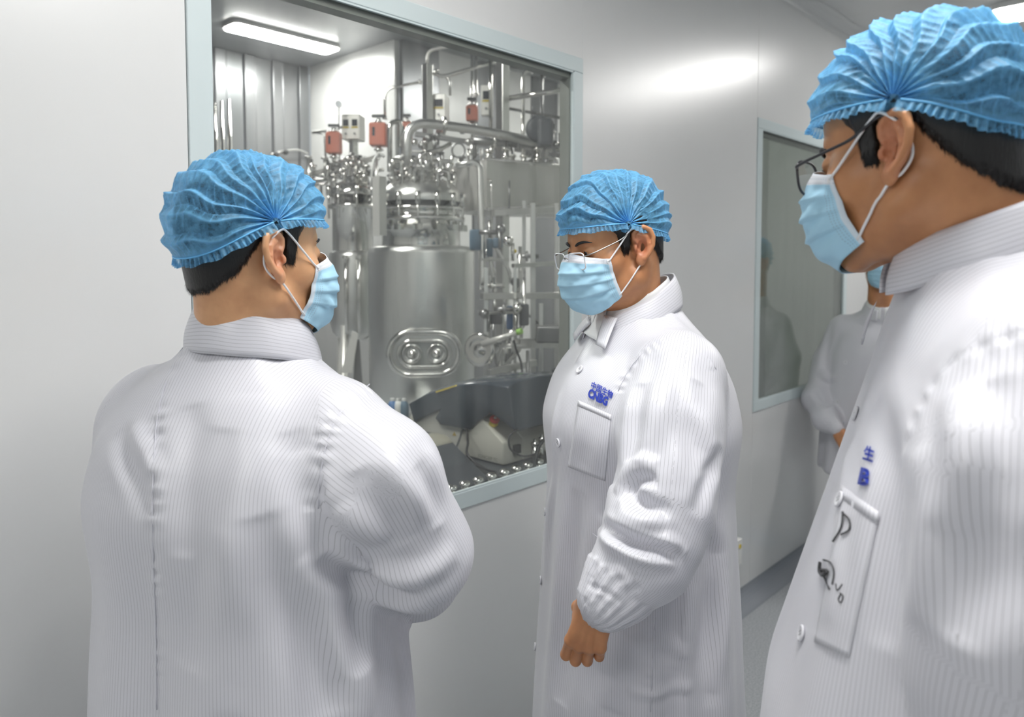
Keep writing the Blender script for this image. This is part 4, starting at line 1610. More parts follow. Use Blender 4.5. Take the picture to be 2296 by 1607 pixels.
def loft_sheet(name, G, m, parent, thick=.0008, uvname=None, U=None, wrap=False, smooth=True):
    """G: (nu, nv, 3) world points"""
    nu, nv, _ = G.shape
    Fq = grid_faces(nu, nv, wrap)
    o = from_np(name, G.reshape(-1, 3), Fq, m, parent, smooth)
    if uvname:
        U = U.reshape(-1, 2)
        set_uv(o.data, uvname, U[Fq.ravel()])
    if thick:
        md = o.modifiers.new('thickness', 'SOLIDIFY')
        md.thickness = thick
        md.offset = 0
    return o


def push_out(X, nb, gap, fat=0.0, ears=False, it=6):
    X = np.array(X, float)
    for _ in range(it):
        d = head_d(X, nb, ears, fat=fat)
        e = 5e-4
        g = np.stack([(head_d(X + np.eye(3)[k] * e, nb, ears, fat=fat) - d) / e for k in range(3)], 1)
        g /= np.linalg.norm(g, axis=1, keepdims=True) + 1e-9
        X = X + g * np.clip(gap - d, 0, .01)[:, None]
    return X


def make_cap(root, O, Rm, s, seed, res=1.0, knot=(.012, .050), puff=1.0, back=(-.112, .004), front=(.100, .060), nb=(0, -.05, -.14), fat=0.0):
    """pleated bouffant cap gathered at both ears"""
    rs = np.random.RandomState(seed)
    Cy, Cz = -.006, .046
    a0 = math.atan2(front[1] - Cz, front[0] - Cy)
    a1 = math.pi + math.atan2(Cz - back[1], Cy - back[0])
    nph, nt = int(230 * res), int(200 * res)
    ph = np.linspace(0, 1, nph)
    t = np.linspace(0.02, math.pi - .02, nt)
    PH, T = np.meshgrid(ph, t, indexing='ij')
    al = a0 + (a1 - a0) * PH
    rf = math.hypot(front[0] - Cy, front[1] - Cz)
    rb = math.hypot(back[0] - Cy, back[1] - Cz)
    base = np.interp(ph, [0, .06, .2, .45, .65, .85, .95, 1.0], [rf, rf + .007 * puff, rf + .009 * puff, .104 + .006 * puff, .112 + .007 * puff, rb + .010 * puff, rb + .007 * puff, rb])
    R_ = base[:, None] * np.ones_like(T)
    sn, cs = np.sin(T), np.cos(T)
    pe = .80
    rad_ = R_ * sn ** .78
    xx = .0835 * np.sign(cs) * np.abs(cs) ** pe
    ky, kz = knot[0] - Cy, knot[1] - Cz
    wk = np.abs(cs) ** 4
    # pleats: irregular creases running from ear to ear
    npl = 13
    edges = np.sort(np.concatenate([[0, 1], (np.arange(1, npl) + rs.uniform(-.32, .32, npl - 1)) / npl]))
    phw = PH + .012 * np.sin(T * 3 + seed) + .010 * np.sin(T * 7.3 + seed * 2)
    k = np.clip(np.searchsorted(edges, np.clip(phw, 0, .9999), side='right') - 1, 0, npl - 1)
    w0, w1 = edges[k], edges[k + 1]
    f = np.clip((phw - w0) / (w1 - w0), 0, 1)
    hgt = rs.uniform(.5, 1.25, npl)[k]
    skew = rs.uniform(.18, .42, npl)[k]
    tri = np.where(f < skew, f / skew, (1 - f) / (1 - skew))
    env = np.clip(sn, 0, 1) ** .55 * sstep(PH, 0, .07) * (1 - sstep(PH, .94, 1.0))
    disp = .0080 * hgt * (tri ** 1.3 - .45) * env
    # short cross creases pressed in when the cap was folded
    phase = rs.uniform(0, 1, npl)[k]
    freq = rs.uniform(11, 17, npl)[k]
    sgn = rs.choice([-1, 1], npl)[k]
    cr = np.abs(((T * freq / math.pi * 1.6 + phase + sgn * f * .8) % 1) - .5) * 2
    disp += (.0019 * hgt * (cr ** 1.6 - .4)) * np.sin(f * math.pi) ** .5 * env
    Pn = np.stack([xx, rad_ * np.cos(al), rad_ * np.sin(al)], -1).reshape(-1, 3)
    disp += (.0045 * vnoise(Pn, (22, 22, 22), seed) + .0022 * vnoise(Pn, (60, 60, 60), seed + 1)).reshape(T.shape) * env
    rad_ = rad_ + disp
    xx = xx + np.sign(cs) * disp * np.abs(cs) * .9
    # gathered ruffle at the ears
    g_ = np.clip(1 - sn / .45, 0, 1)
    rad_ = rad_ * (1 + .10 * g_ * np.sin(PH * 2 * math.pi * 9 + seed)) 
    xx = xx + np.sign(cs) * .0035 * g_ * np.sin(PH * 2 * math.pi * 13 + 1)
    yy = Cy + rad_ * np.cos(al) + ky * wk
    zz = Cz + rad_ * np.sin(al) + kz * wk
    Lc = np.stack([xx, yy, zz], -1)
    body_ = (sn > .28)
    Lf = Lc.reshape(-1, 3)
    sel = np.where(body_.reshape(-1))[0]
    Lf[sel] = push_out(Lf[sel], nb, .0105, fat, it=2)
    Lc = Lf.reshape(Lc.shape)
    G = Lc * s @ Rm + O
    ply = np.clip(np.exp(-((f - skew) / .07) ** 2) * .8 + np.exp(-(f / .05) ** 2) * .6 + .6 * (cr > .86) * (vnoise(Pn, (35, 35, 35), seed + 4).reshape(T.shape) > 0.05) + .9 * g_ ** 1.5 + .8 * (1 - sstep(PH, 0, .035)) + .8 * sstep(PH, .965, 1), 0, 1)
    cap_ = loft_sheet('bouffant_cap', G, CAPM, root, 0)
    at_ = cap_.data.attributes.new('ply', 'FLOAT', 'POINT')
    at_.data.foreach_set('value', ply.reshape(-1).astype(np.float32))
    # brims: elastic line plus a ruffled flange
    for e, nm in ((0, 'front'), (-1, 'back')):
        line = Lc[e]
        nL = len(line)
        # denser brim
        tt = np.linspace(0, nL - 1, int(520 * res))
        ln = np.stack([np.interp(tt, np.arange(nL), line[:, c]) for c in range(3)], 1)
        tg = np.gradient(ln, axis=0)
        tg /= np.linalg.norm(tg, axis=1, keepdims=True) + 1e-9
        out = ln - np.array([0, Cy, Cz - .02])
        out -= tg * (out * tg).sum(1, keepdims=True)
        out /= np.linalg.norm(out, axis=1, keepdims=True) + 1e-9
        dn = np.cross(tg, out)
        dn /= np.linalg.norm(dn, axis=1, keepdims=True) + 1e-9
        if dn[len(dn) // 2][2] > 0:
            dn = -dn
        u = np.linspace(0, 1, len(ln))
        arc = np.concatenate([[0], np.cumsum(np.linalg.norm(np.diff(ln, axis=0), axis=1))])
        wv = np.sin(2 * math.pi * arc / .0085 + 1.2 * np.sin(arc * 90 + seed))
        env2 = np.clip(np.sin(u * math.pi) * 5, .35, 1)
        rows = []
        for q in np.linspace(0, 1, 7):
            ln_w = .013 * q * (1 + .12 * np.sin(arc * 160))
            rows.append(ln + dn * ln_w[:, None] * .95 + out * (.0008 + .0026 * q * 0.9 + (.0028 * q ** .7) * wv * env2)[:, None])
        Gb = np.stack(rows, 0) * s @ Rm + O
        loft_sheet('ruffled_edge', Gb, CAPM, cap_, 0)
        # gathers just above the elastic
        pts = (ln[::4] + out[::4] * .0012) * s @ Rm + O
        MB().tube(list(pts), .00115 * s, 6).build('elastic_band', CAPB, cap_)
    # knots of bunched fabric over each ear
    for sd in (-1, 1):
        kc = np.array([sd * .0820, knot[0], knot[1] - .002])
        u = np.linspace(0, 2 * math.pi, 60, endpoint=False)
        rows = []
        for q in np.linspace(0, 1, 9):
            rr_ = (.0025 + .0135 * q) * (1 + .25 * np.sin(u * 3 + seed))
            rows.append(np.stack([kc[0] + sd * (.0040 - .0055 * q ** 1.5 + .0024 * q * np.sin(u * 9 + seed)), kc[1] + rr_ * np.cos(u) * 1.1, kc[2] + rr_ * np.sin(u) * .8], 1))
        Gk = np.stack(rows, 1) * s @ Rm + O
        loft_sheet('gathered_knot', Gk, CAPM, cap_, 0, wrap=True)
    return cap_


def make_mask(root, O, Rm, s, side_gap=.003, drop=0.0, rough_seed=1, nb=(0, -.05, -.14), fat=0.0):
    nu, nv = 61, 46
    S = np.linspace(-1, 1, nu)
    Vv = np.linspace(0, 1, nv)
    SS, VV = np.meshgrid(S, Vv, indexing='ij')
    my = np.interp(Vv, [0, .12, .3, .5, .7, .86, 1], [.104, .114, .127, .128, .124, .113, .090])
    mz = np.interp(Vv, [0, .12, .3, .5, .7, .86, 1], [.004, -.008, -.028, -.052, -.078, -.100, -.117])
    cx = np.interp(Vv, [0, .3, .6, 1], [.062, .066, .066, .058]) + side_gap
    cy = np.interp(Vv, [0, .3, .6, 1], [.055, .054, .050, .038])
    cz = np.interp(Vv, [0, .3, .6, 1], [-.012, -.034, -.058, -.088 - drop])
    th = SS * math.pi / 2
    ct, st = np.cos(th), np.sin(th)
    X = cx[None] * np.sign(st) * np.abs(st) ** .82
    wgt = ct ** .85
    Y = cy[None] + (my - cy)[None] * wgt
    Z = cz[None] + (mz - cz)[None] * wgt
    # nose bridge: the strip is pressed round the nose
    nb_ = np.exp(-(SS / .35) ** 2) * np.clip(1 - VV / .25, 0, 1)
    Z = Z + .006 * nb_
    # three pleats: saw-tooth steps, flattened towards the sewn sides
    pl = np.zeros_like(VV)
    for p, ww in ((.30, .12), (.50, .12), (.70, .12)):
        q = (VV - p) / ww
        pl += np.where((q > -1) & (q < 0), (1 + q), 0) * .0032 - np.where((q >= 0) & (q < 1), (1 - q), 0) * .0008
    edge = np.clip((1 - np.abs(SS)) * 5, 0, 1)
    Lp = np.stack([X, Y, Z], -1)
    du = np.gradient(Lp, axis=0)
    dv = np.gradient(Lp, axis=1)
    nn = np.cross(dv, du)
    nn /= np.linalg.norm(nn, axis=-1, keepdims=True) + 1e-9
    if nn[nu // 2, nv // 2, 1] < 0:
        nn = -nn
    flat = Lp.reshape(-1, 3)
    wr = (.0030 * vnoise(flat, (30, 30, 60), rough_seed) + .0016 * vnoise(flat, (70, 70, 110), rough_seed + 3)).reshape(VV.shape)
    # diagonal tension creases from the lower corners
    dg = .0016 * np.sin((VV * 1.0 + np.abs(SS) * .9) * 21) * np.clip(np.abs(SS) - .35, 0, 1) * 2 * np.clip(VV * 2, 0, 1)
    Lp = Lp + nn * (pl * edge + wr + dg * edge)[..., None]
    # side hems bunch where the loops pull
    sh_ = Lp.shape
    Lp = push_out(Lp.reshape(-1, 3), nb, .0015, fat).reshape(sh_)
    G = Lp * s @ Rm + O
    U = np.stack([SS, VV], -1)
    mk = loft_sheet('face_mask', G, MASKM, root, .0012, 'mask', U)
    for sd, iu in ((-1, 1), (1, nu - 2)):
        a = Lp[iu, 3]
        b = Lp[iu, nv - 4]
        A_ = [a, np.array([sd * .0765, .030, .012]), np.array([sd * .0800, .008, .036]), np.array([sd * .084, -.006, .040]), np.array([sd * .0815, -.026, .018]), np.array([sd * .0795, -.030, -.008]),
              np.array([sd * .0800, -.018, -.026]), np.array([sd * .0800, -.004, -.033]), b]
        A_[1] = a * .5 + A_[2] * .5 + np.array([sd * .0005, 0, 0])
        A_ = A_[:-1] + [A_[-2] * .5 + b * .5 + np.array([sd * .0015, 0, 0]), b]
        pts = push_out(smooth_path(A_, 6), nb, .0020, fat)
        pts = [p * s @ Rm + O for p in pts]
        MB().tube(pts, .0016 * s, 8).build('ear_loop', STRAP, mk)
        MB().obox(a * s @ Rm + O, (.0022, .006, .006), Rm, .0008).build('loop_weld', STRAP, mk)
    return mk, Lp


def make_glasses(root, O, Rm, s, style='rimless', label=None):
    rt_ = empty('g', (0, 0, 0))
    bpy.data.objects.remove(rt_)
    g = None
    fm = mat('silver_wire', (.35, .33, .31), .22, 1.0) if style == 'rimless' else mat('dark_frame', (.035, .035, .04), .3)
    rimr = .0010 if style == 'rimless' else .0016
    clear = mat('clear_lens_edge', (.82, .82, .84), .12, 0, .8)
    W_, H_ = (.0265, .0165) if style == 'rimless' else (.0275, .0205)
    cy, cz = (.112, -.004) if style == 'rimless' else (.111, .000)

    def tr(p):
        return np.asarray(p, float) * s @ Rm + O
    temples = []
    mb = MB()
    mb.tube([tr(p) for p in smooth_path([(-.008, cy - .001, cz + .004), (-.004, cy + .004, cz + .008), (.004, cy + .004, cz + .008), (.008, cy - .001, cz + .004)], 4)], rimr * 1.1 * s, 8)
    for sd in (-1, 1):
        mb.tube([tr((sd * .0085, cy - .001, cz - .001)), tr((sd * .010, cy - .008, cz - .006))], .0007, 6)
    g = mb.build('eyeglasses', fm, root)
    if label:
        g['label'] = label
    for sd in (-1, 1):
        cx = sd * .0345
        pts = []
        for i in range(48):
            a = 2 * math.pi * i / 48
            q = .42 if style == 'rimless' else .62
            x = cx + W_ * np.sign(math.cos(a)) * abs(math.cos(a)) ** q
            z = cz + H_ * np.sign(math.sin(a)) * abs(math.sin(a)) ** q
            wrapb = -.10 * (abs(x) - .010)
            pts.append(tr((x, cy + wrapb - .10 * (cz + .016 - z) * 0, z)))
        MB().tube(pts, (.0013 if style == 'rimless' else rimr) * s, 8, closed=True).build('lens_rim', clear if style == 'rimless' else fm, g)
        cpt = np.mean(pts, 0)
        V = [cpt] + pts
        MB().add(V, [(0, 1 + i, 1 + (i + 1) % 48) for i in range(48)], True).build('lens', LENS, g)
        ex = cx + sd * W_
        mb = MB()
        mb.tube([tr(p) for p in bend([(ex - sd * .001, cy - .005, cz + .010), (ex + sd * .006, cy - .008, cz + .011), (sd * .073, cy - .022, cz + .013), (sd * .0785, .030, .022), (sd * .0805, .000, .038), (sd * .083, -.016, .036), (sd * .082, -.030, .018)], .012)],
                (.0012 if style == 'rimless' else .0018) * s, 8)
        mb.build('temple', fm, g)
    return g


# ------------------------------------------------------------------ hand
FING = {'index': (.026, .088, (.041, .025, .019), .0098), 'middle': (.0085, .091, (.045, .028, .020), .0100), 'ring': (-.010, .087, (.042, .026, .020), .0094), 'little': (-.0275, .079, (.033, .020, .017), .0083)}


def hand_d(P, curl, thumb, lefty=False, spread=1.0):
    P = np.asarray(P, f32).copy()
    if lefty:
        P[:, 0] *= -1
    d = None
    for i, (nm, (x, yk, ln, r)) in enumerate(FING.items()):
        q = d_cap(P, (x * .55, .002, -.001), (x, yk, 0.001 + (.002 if nm in ('index', 'middle') else 0)), .0135, .0108)
        d = q if d is None else smin(d, q, .010)
    d = smin(d, d_cap(P, (.020, .012, -.012), (.026, .045, -.016), .014, .012), .014)
    d = smin(d, d_ell(P, (-.022, .035, -.010), (.012, .030, .012)), .012)
    fing = None
    joints = {}
    for nm, (x, yk, ln, r) in FING.items():
        a = 0.0
        p = np.array([x, yk, .001])
        c3 = curl[nm]
        rr_ = [r * 1.05, r, r * .93, r * .80]
        fd_ = None
        for k in range(3):
            a += rad(c3[k])
            side = (x / .03) * .06 * spread
            dv = np.array([side * math.cos(a), math.cos(a), -math.sin(a)])
            q = p + dv / np.linalg.norm(dv) * ln[k]
            seg = d_cap(P, p, q, rr_[k], rr_[k + 1])
            kn = d_ell(P, p, (rr_[k] * 1.03, rr_[k] * 1.03, rr_[k] * 1.06))
            seg = smin(seg, kn, .003)
            fd_ = seg if fd_ is None else smin(fd_, seg, .0025)
            p = q
        fing = fd_ if fing is None else smin(fing, fd_, .0012)
    d = smin(d, fing, .005)
    # thumb leaves the side of the palm near its base
    t0 = np.array([.021, .018, -.010])
    for (dx, dy, dz), l, ra, rb in thumb:
        dv = nrmz([dx, dy, dz])
        t1 = t0 + dv * l
        d = smin(d, d_cap(P, t0, t1, ra, rb), .006)
        t0 = t1
    # tendons and wrist
    for x in (.016, .005, -.007):
        d = smin(d, d_cap(P, (x * .6, .02, .0115), (x * 1.4, .075, .0105), .002, .0025), .007)
    M = P.copy()
    M[:, 0] = np.abs(M[:, 0])
    d = smin(d, d_cap(M, (.010, -.034, -.002), (.012, .006, -.002), .0175, .0185), .014)
    return d


FIST = {'index': (62, 88, 50), 'middle': (64, 90, 52), 'ring': (66, 90, 52), 'little': (70, 88, 50)}
RELAX = {'index': (22, 30, 20), 'middle': (28, 36, 22), 'ring': (34, 40, 25), 'little': (38, 42, 26)}
TH_FIST = [((.35, .8, -.7), .034, .0140, .0120), ((-.25, .75, -.75), .030, .0115, .0102), ((-.75, .35, -.45), .026, .0100, .0085)]
TH_OPEN = [((.8, .8, -.4), .038, .0145, .0122), ((.45, .9, -.3), .032, .0118, .0104), ((.2, .95, -.3), .026, .0102, .0082)]


def hand_mesh(O, R3, curl, thumb, lefty, s=1.0, h=.0019):
    """R3 rows: thumb-side direction for a right hand (mirrored when lefty), finger direction, back-of-hand normal"""
    V, Q = nets(lambda P: hand_d(P, curl, thumb, not lefty), (-.075, -.08, -.095), (.075, .17, .04), h)
    V = relax(V, Q, 1, .4)
    return V * s @ R3 + O, Q
# ================================================================== people
RINGS = [(.50, .300, .230, .0), (.75, .285, .215, .0), (.95, .270, .200, .0), (1.10, .258, .190, .0), (1.22, .246, .178, .0),
         (1.30, .225, .158, -.004), (1.35, .192, .128, -.010), (1.39, .150, .102, -.015), (1.420, .096, .084, -.008), (1.445, .074, .076, -.004), (1.46, .062, .066, -.002)]


def smooth_rings(rings):
    z = np.array([r[0] for r in rings])
    zz = np.linspace(z[0], z[-1], 160)
    out = [zz]
    for k in (1, 2, 3):
        v = np.interp(zz, z, [r[k] for r in rings])
        ker = np.hanning(17)
        ker /= ker.sum()
        v = np.convolve(np.pad(v, 8, mode='edge'), ker, 'valid')
        out.append(v)
    return out


def torso_d(P, T, zlo):
    zz, a, b, yc = T
    z = P[:, 2]
    A = np.interp(z, zz, a).astype(f32)
    Bb = np.interp(z, zz, b).astype(f32)
    Y = np.interp(z, zz, yc).astype(f32)
    x, y = P[:, 0] / A, (P[:, 1] - Y) / Bb
    k = (np.abs(x) ** 2.35 + np.abs(y) ** 2.35) ** (1 / 2.35)
    d = (k - 1) * np.minimum(A, Bb) * (.75 + .25 * np.minimum(k, 1.5))
    d = smax(d, z - zz[-1], .03)
    d = smax(d, zlo - z, .01)
    return d


def polyd(P, pts):
    """distance to a tapering chain; also segment parameter"""
    best = None
    for i in range(len(pts) - 1):
        (a, ra), (b, rb) = pts[i], pts[i + 1]
        q = d_cap(P, a, b, ra, rb)
        best = q if best is None else smin(best, q, .035)
    return best


def sleeve_uv(P, pts, R0, nrm=None):
    n = len(P)
    best = np.full(n, 1e9)
    u = np.zeros(n)
    v = np.zeros(n)
    nref = None
    acc = 0
    prev = None
    for i in range(len(pts) - 1):
        a, b = np.asarray(pts[i][0], float), np.asarray(pts[i + 1][0], float)
        ax = b - a
        ln = np.linalg.norm(ax)
        ax /= ln
        if nref is None:
            nref = np.cross(ax, [0.3, .9, .1])
        nref = nref - ax * (nref @ ax)
        nref /= np.linalg.norm(nref)
        bn = np.cross(ax, nref)
        t = np.clip(((P - a) @ ax), 0, ln)
        q = P - a - t[:, None] * ax
        dd = np.linalg.norm(q, axis=1) - (pts[i][1] + (pts[i + 1][1] - pts[i][1]) * t / ln)
        if nrm is not None:
            dd = dd + .09 * np.clip(np.abs(nrm @ ax) - .45, 0, 1)
        m = dd < best
        best[m] = dd[m]
        u[m] = np.arctan2(q[m] @ bn, q[m] @ nref)
        v[m] = acc + t[m]
        acc += ln
    return u, v, best


class Person:
    def __init__(s, px, d, yaw, label, h, cat='person'):
        p = at(px, 800, d)
        s.T = np.array([p[0], p[1], 0.0])
        s.R = frame(yaw)
        s.h = h
        s.root = empty('person', s.T, label, cat)

    def w(s, p):
        """body-local to world"""
        return np.asarray(p, float) @ s.R + s.T

    def l(s, p):
        return (np.asarray(p, float) - s.T) @ s.R.T


def strokes_apply(V, Nn, strokes, rng):
    """fold lines: each is drawn over the cloth where the photo shows it and raised or sunk in 3-D"""
    if not strokes:
        return V
    pr = proj(V)
    view = V - CAM
    facing = (view * Nn).sum(1) < 0
    D = np.zeros(len(V))
    cand = np.where(facing)[0]
    pc = pr[cand]
    for st in strokes:
        pts, wd, amp = st[0], st[1], st[2]
        puck = st[3] if len(st) > 3 else 0
        W3 = []
        for (x, y) in smooth_path([(float(a), float(b), 0.0) for a, b in pts], 5) if False else pts:
            q = (pc[:, 0] - x) ** 2 + (pc[:, 1] - y) ** 2
            near = q < max(q.min() * 1.5, 64)
            c = cand[near]
            W3.append(V[c[np.argmin(pr[c, 2] + .0 * q[near])]])
        W3 = np.array(smooth_path(W3, 6))
        lo, hi = W3.min(0) - wd * 3.2, W3.max(0) + wd * 3.2
        m = np.where(((V > lo) & (V < hi)).all(1))[0]
        if not len(m):
            continue
        P = V[m]
        bd = np.full(len(P), 1e9)
        bt = np.zeros(len(P))
        acc = 0.0
        tot = np.linalg.norm(np.diff(W3, axis=0), axis=1).sum()
        for a, b in zip(W3[:-1], W3[1:]):
            ab = b - a
            ln = np.linalg.norm(ab) + 1e-9
            t = np.clip((P - a) @ ab / ln ** 2, 0, 1)
            dd = np.linalg.norm(P - a - t[:, None] * ab, axis=1)
            k = dd < bd
            bd[k] = dd[k]
            bt[k] = acc + t[k] * ln
            acc += ln
        tp = np.sin(np.clip(bt / tot, 0.0, 1) * math.pi) ** .5 if not puck else 1.0
        pf = np.exp(-(bd / wd) ** 2)
        if puck:
            g = amp * (.35 + .75 * np.sin(2 * math.pi * bt / puck + 1.5 * np.sin(bt * 57))) * pf * np.clip(1.2 * np.sin(bt * 31 + 1) ** 2 + .25, 0, 1) - abs(amp) * .7 * np.exp(-(bd / .0035) ** 2)
        else:
            g = 1.3 * amp * pf * tp
            # a little counter-swing on both sides makes the fold crisp
            g -= amp * .35 * tp * np.exp(-((bd - wd * 1.7) / (wd * .8)) ** 2)
        D[m] += g
    return V + Nn * D[:, None]


def make_coat(P, rings, arms, strokes, seed, zlo=.52, hres=.0052, yoke=1.0, cuffs=(True, True), drape=1.0, extra=None, stoop=0.0):
    """rings in body-local metres, arms: two chains of (world point, radius)"""
    rings = [(z + P.h if z > 1.15 else z * (1.15 + P.h) / 1.15, a, b, y + (stoop * max(0, z - 1.0))) for z, a, b, y in rings]
    T = smooth_rings(rings)
    L_arms = [[(P.l(p), r) for p, r in ch] for ch in arms]
    sh = 1.345 + P.h
    ys = -.012 + stoop * .4

    def F(Q):
        d = torso_d(Q, T, zlo)
        for i, ch in enumerate(L_arms):
            sx = 1 if ch[0][0][0] > 0 else -1
            d = smin(d, d_cap(Q, (sx * .060, ys, sh + .014 * yoke), (sx * .160, ys, sh - .008), .044, .064), .045)
            d = smin(d, polyd(Q, ch), .022)
        return d
    pts = np.array([p for ch in L_arms for p, r in ch])
    lo = np.minimum([-.33, -.28, zlo - .02], pts.min(0) - .12)
    hi = np.maximum([.33, .30, 1.56 + P.h], pts.max(0) + .12)
    V, Q = nets(F, lo, hi, hres)
    # cut the cuffs open is not needed: the hand grows out of them
    Nn = vnormals(V, Q)
    # regions
    fc = V[Q].mean(1)
    dt = torso_d(fc.astype(f32), T, zlo)
    best = dt.copy() - .006
    reg = np.zeros(len(Q), int)
    arm_w = np.zeros(len(V))
    for i, ch in enumerate(L_arms):
        da = polyd(fc.astype(f32), ch)
        k = da < best
        sx = 1 if ch[0][0][0] > 0 else -1
        k &= (fc[:, 0] * sx > .17) | (np.abs(fc[:, 0] * sx) > 9) | (da < best - .03)
        reg[k] = i + 1
        best[k] = da[k]
    vr = np.zeros(len(V), int)
    for k in range(4):
        vr[Q[:, k]] = np.maximum(vr[Q[:, k]], reg)
    # broad drape of the skirt and back: long soft vertical folds that deepen downwards
    ang = np.arctan2(V[:, 1] / .2, V[:, 0] / .27)
    low = sstep(-V[:, 2], -(1.36 + P.h), -(.85))
    fold = (np.sin(ang * 7 + seed + .9 * vnoise(V, (0, 0, 3), seed)) * .5 + np.sin(ang * 12.7 + 2.1 * seed + vnoise(V, (0, 0, 4), seed + 2)) * .35)
    D = drape * .0105 * fold * (.2 + .8 * low) * (vr == 0)
    D += .0030 * vnoise(V, (6, 6, 2.5), seed + 5) + .0012 * vnoise(V, (16, 16, 6), seed + 6)
    # sleeves: slanting compression folds
    for i, ch in enumerate(L_arms):
        m = vr == i + 1
        if m.any():
            u, v, _ = sleeve_uv(V[m], ch, .09)
            ln = sum(np.linalg.norm(np.asarray(a[0]) - np.asarray(b[0])) for a, b in zip(ch[:-1], ch[1:]))
            ph = v * 52 + 1.4 * np.sin(u + seed) + 1.5 * vnoise(V[m], (9, 9, 9), seed + 7)
            g = (.5 + .5 * np.sin(ph)) ** 1.6 - .4
            bendw = np.exp(-((v - ln * .55) / .13) ** 2) + .35
            D[m] += .0042 * g * bendw * np.clip(v / .12, 0, 1)
            # gathered cuff
            e = sstep(v, ln - .075, ln - .02)
            D[m] += e * .0028 * np.sin(u * 19 + 2 * np.sin(v * 60))
    V = V + Nn * D[:, None]
    Nn = vnormals(V, Q)
    VW = P.w(V)
    NW = Nn @ P.R
    VW = strokes_apply(VW, NW, strokes, None)
    VW = relax(VW, Q, 1, .25)
    P.NW = vnormals(VW, Q)
    o = from_np('lab_coat', VW, Q, COAT, P.root, True)
    # stripes: along the body and along each sleeve
    U = np.zeros((len(Q), 4))
    Vc = np.zeros((len(Q), 4))
    Vl = P.l(VW)
    zz, a, b, yc = T
    ar, br = .265, .195
    A = np.interp(np.minimum(Vl[:, 2], 1.12 + P.h), zz, a)
    zc = Vl[:, 2]
    th = np.arctan2((Vl[:, 1]) / br, Vl[:, 0] / ar)
    # arc length of the reference ellipse
    tt = np.linspace(-math.pi, math.pi, 721)
    el = np.concatenate([[0], np.cumsum(np.hypot(np.diff(ar * np.cos(tt)), np.diff(br * np.sin(tt))))])
    u1 = np.interp(th, tt, el)
    # on the shoulders the cloth hangs from the yoke: plain width coordinate
    xs_ = np.clip(Vl[:, 0] / ar, -1, 1)
    th2 = np.where(Vl[:, 1] > -.01, np.arccos(xs_), -np.arccos(xs_))
    u2 = np.interp(th2, tt, el)
    w_ = sstep(zc, 1.24 + P.h, 1.34 + P.h)
    dlt = u2 - u1
    per = el[-1]
    dlt = (dlt + per / 2) % per - per / 2
    u = u1 + dlt * w_
    UU = u[Q]
    UU = UU[:, :1] + ((UU - UU[:, :1] + per / 2) % per - per / 2)
    VV_ = Vl[Q][:, :, 2].copy()
    for i, ch in enumerate(L_arms):
        m = reg == i + 1
        if m.any():
            q = Vl[Q[m]].reshape(-1, 3)
            fn_ = (P.NW @ P.R.T)[Q[m]].mean(1) if hasattr(P, 'NW') else None
            u, v, _ = sleeve_uv(q, ch, .09, np.repeat(fn_, 4, 0))
            u = u.reshape(-1, 4)
            u = u[:, :1] + ((u - u[:, :1] + math.pi) % (2 * math.pi) - math.pi)
            UU[m] = u * .075
            VV_[m] = v.reshape(-1, 4)
    set_uv(o.data, 'stripe', np.stack([UU, VV_], -1).reshape(-1, 2))
    P.coat, P.VW, P.NW, P.Q = o, VW, vnormals(VW, Q), Q
    return o


def on_coat(P, px, py, lift=.001):
    """point on the coat seen at a photo pixel, with its normal"""
    if not hasattr(P, 'pr'):
        P.pr = proj(P.VW)
        P.face = ((P.VW - CAM) * P.NW).sum(1) < 0
    q = (P.pr[:, 0] - px) ** 2 + (P.pr[:, 1] - py) ** 2
    q = np.where(P.face, q, 1e9)
    k = np.argsort(q)[:14]
    dmin = P.pr[k, 2].min()
    k = k[P.pr[k, 2] < dmin + .03]
    w_ = 1 / (q[k] + 1)
    nrm = nrmz((P.NW[k] * w_[:, None]).sum(0))
    c = P.VW[k[0]]
    # hit the tangent plane with the view ray
    d = at(px, py, 1.0) - CAM
    den = d @ nrm
    if abs(den) > 1e-3:
        t = ((c - CAM) @ nrm) / den
        hit = CAM + d * t
        if np.linalg.norm(hit - c) < .03:
            c = hit
    return c + nrm * lift, nrm


def patch(P, name, corners, nu, nv, m, thick=.0012, lift=.002, uvp=None, puff=0.0, parent=None, wob=0):
    """sheet lying on the coat, spanned bilinearly between four photo corners (tl, tr, br, bl)"""
    tl, tr_, br, bl = [np.array(c, float) for c in corners]
    G = np.zeros((nu, nv, 3))
    U = np.zeros((nu, nv, 2))
    for i in range(nu):
        for j in range(nv):
            u, v = i / (nu - 1), j / (nv - 1)
            p = (tl * (1 - u) + tr_ * u) * (1 - v) + (bl * (1 - u) + br * u) * v
            c, n_ = on_coat(P, p[0], p[1], lift)
            G[i, j] = c + n_ * puff * math.sin(u * math.pi) * math.sin(v * math.pi * .9) + n_ * wob * math.sin(u * 9) * v
    for _ in range(2):
        G[1:-1, 1:-1] = .5 * G[1:-1, 1:-1] + .125 * (G[2:, 1:-1] + G[:-2, 1:-1] + G[1:-1, 2:] + G[1:-1, :-2])
    du = np.linalg.norm(np.diff(G, axis=0), axis=-1).mean(1)
    U[..., 0] = np.concatenate([[0], np.cumsum(du)])[:, None]
    o = loft_sheet(name, G, m, parent or P.coat, thick, 'stripe', U)
    return o, G


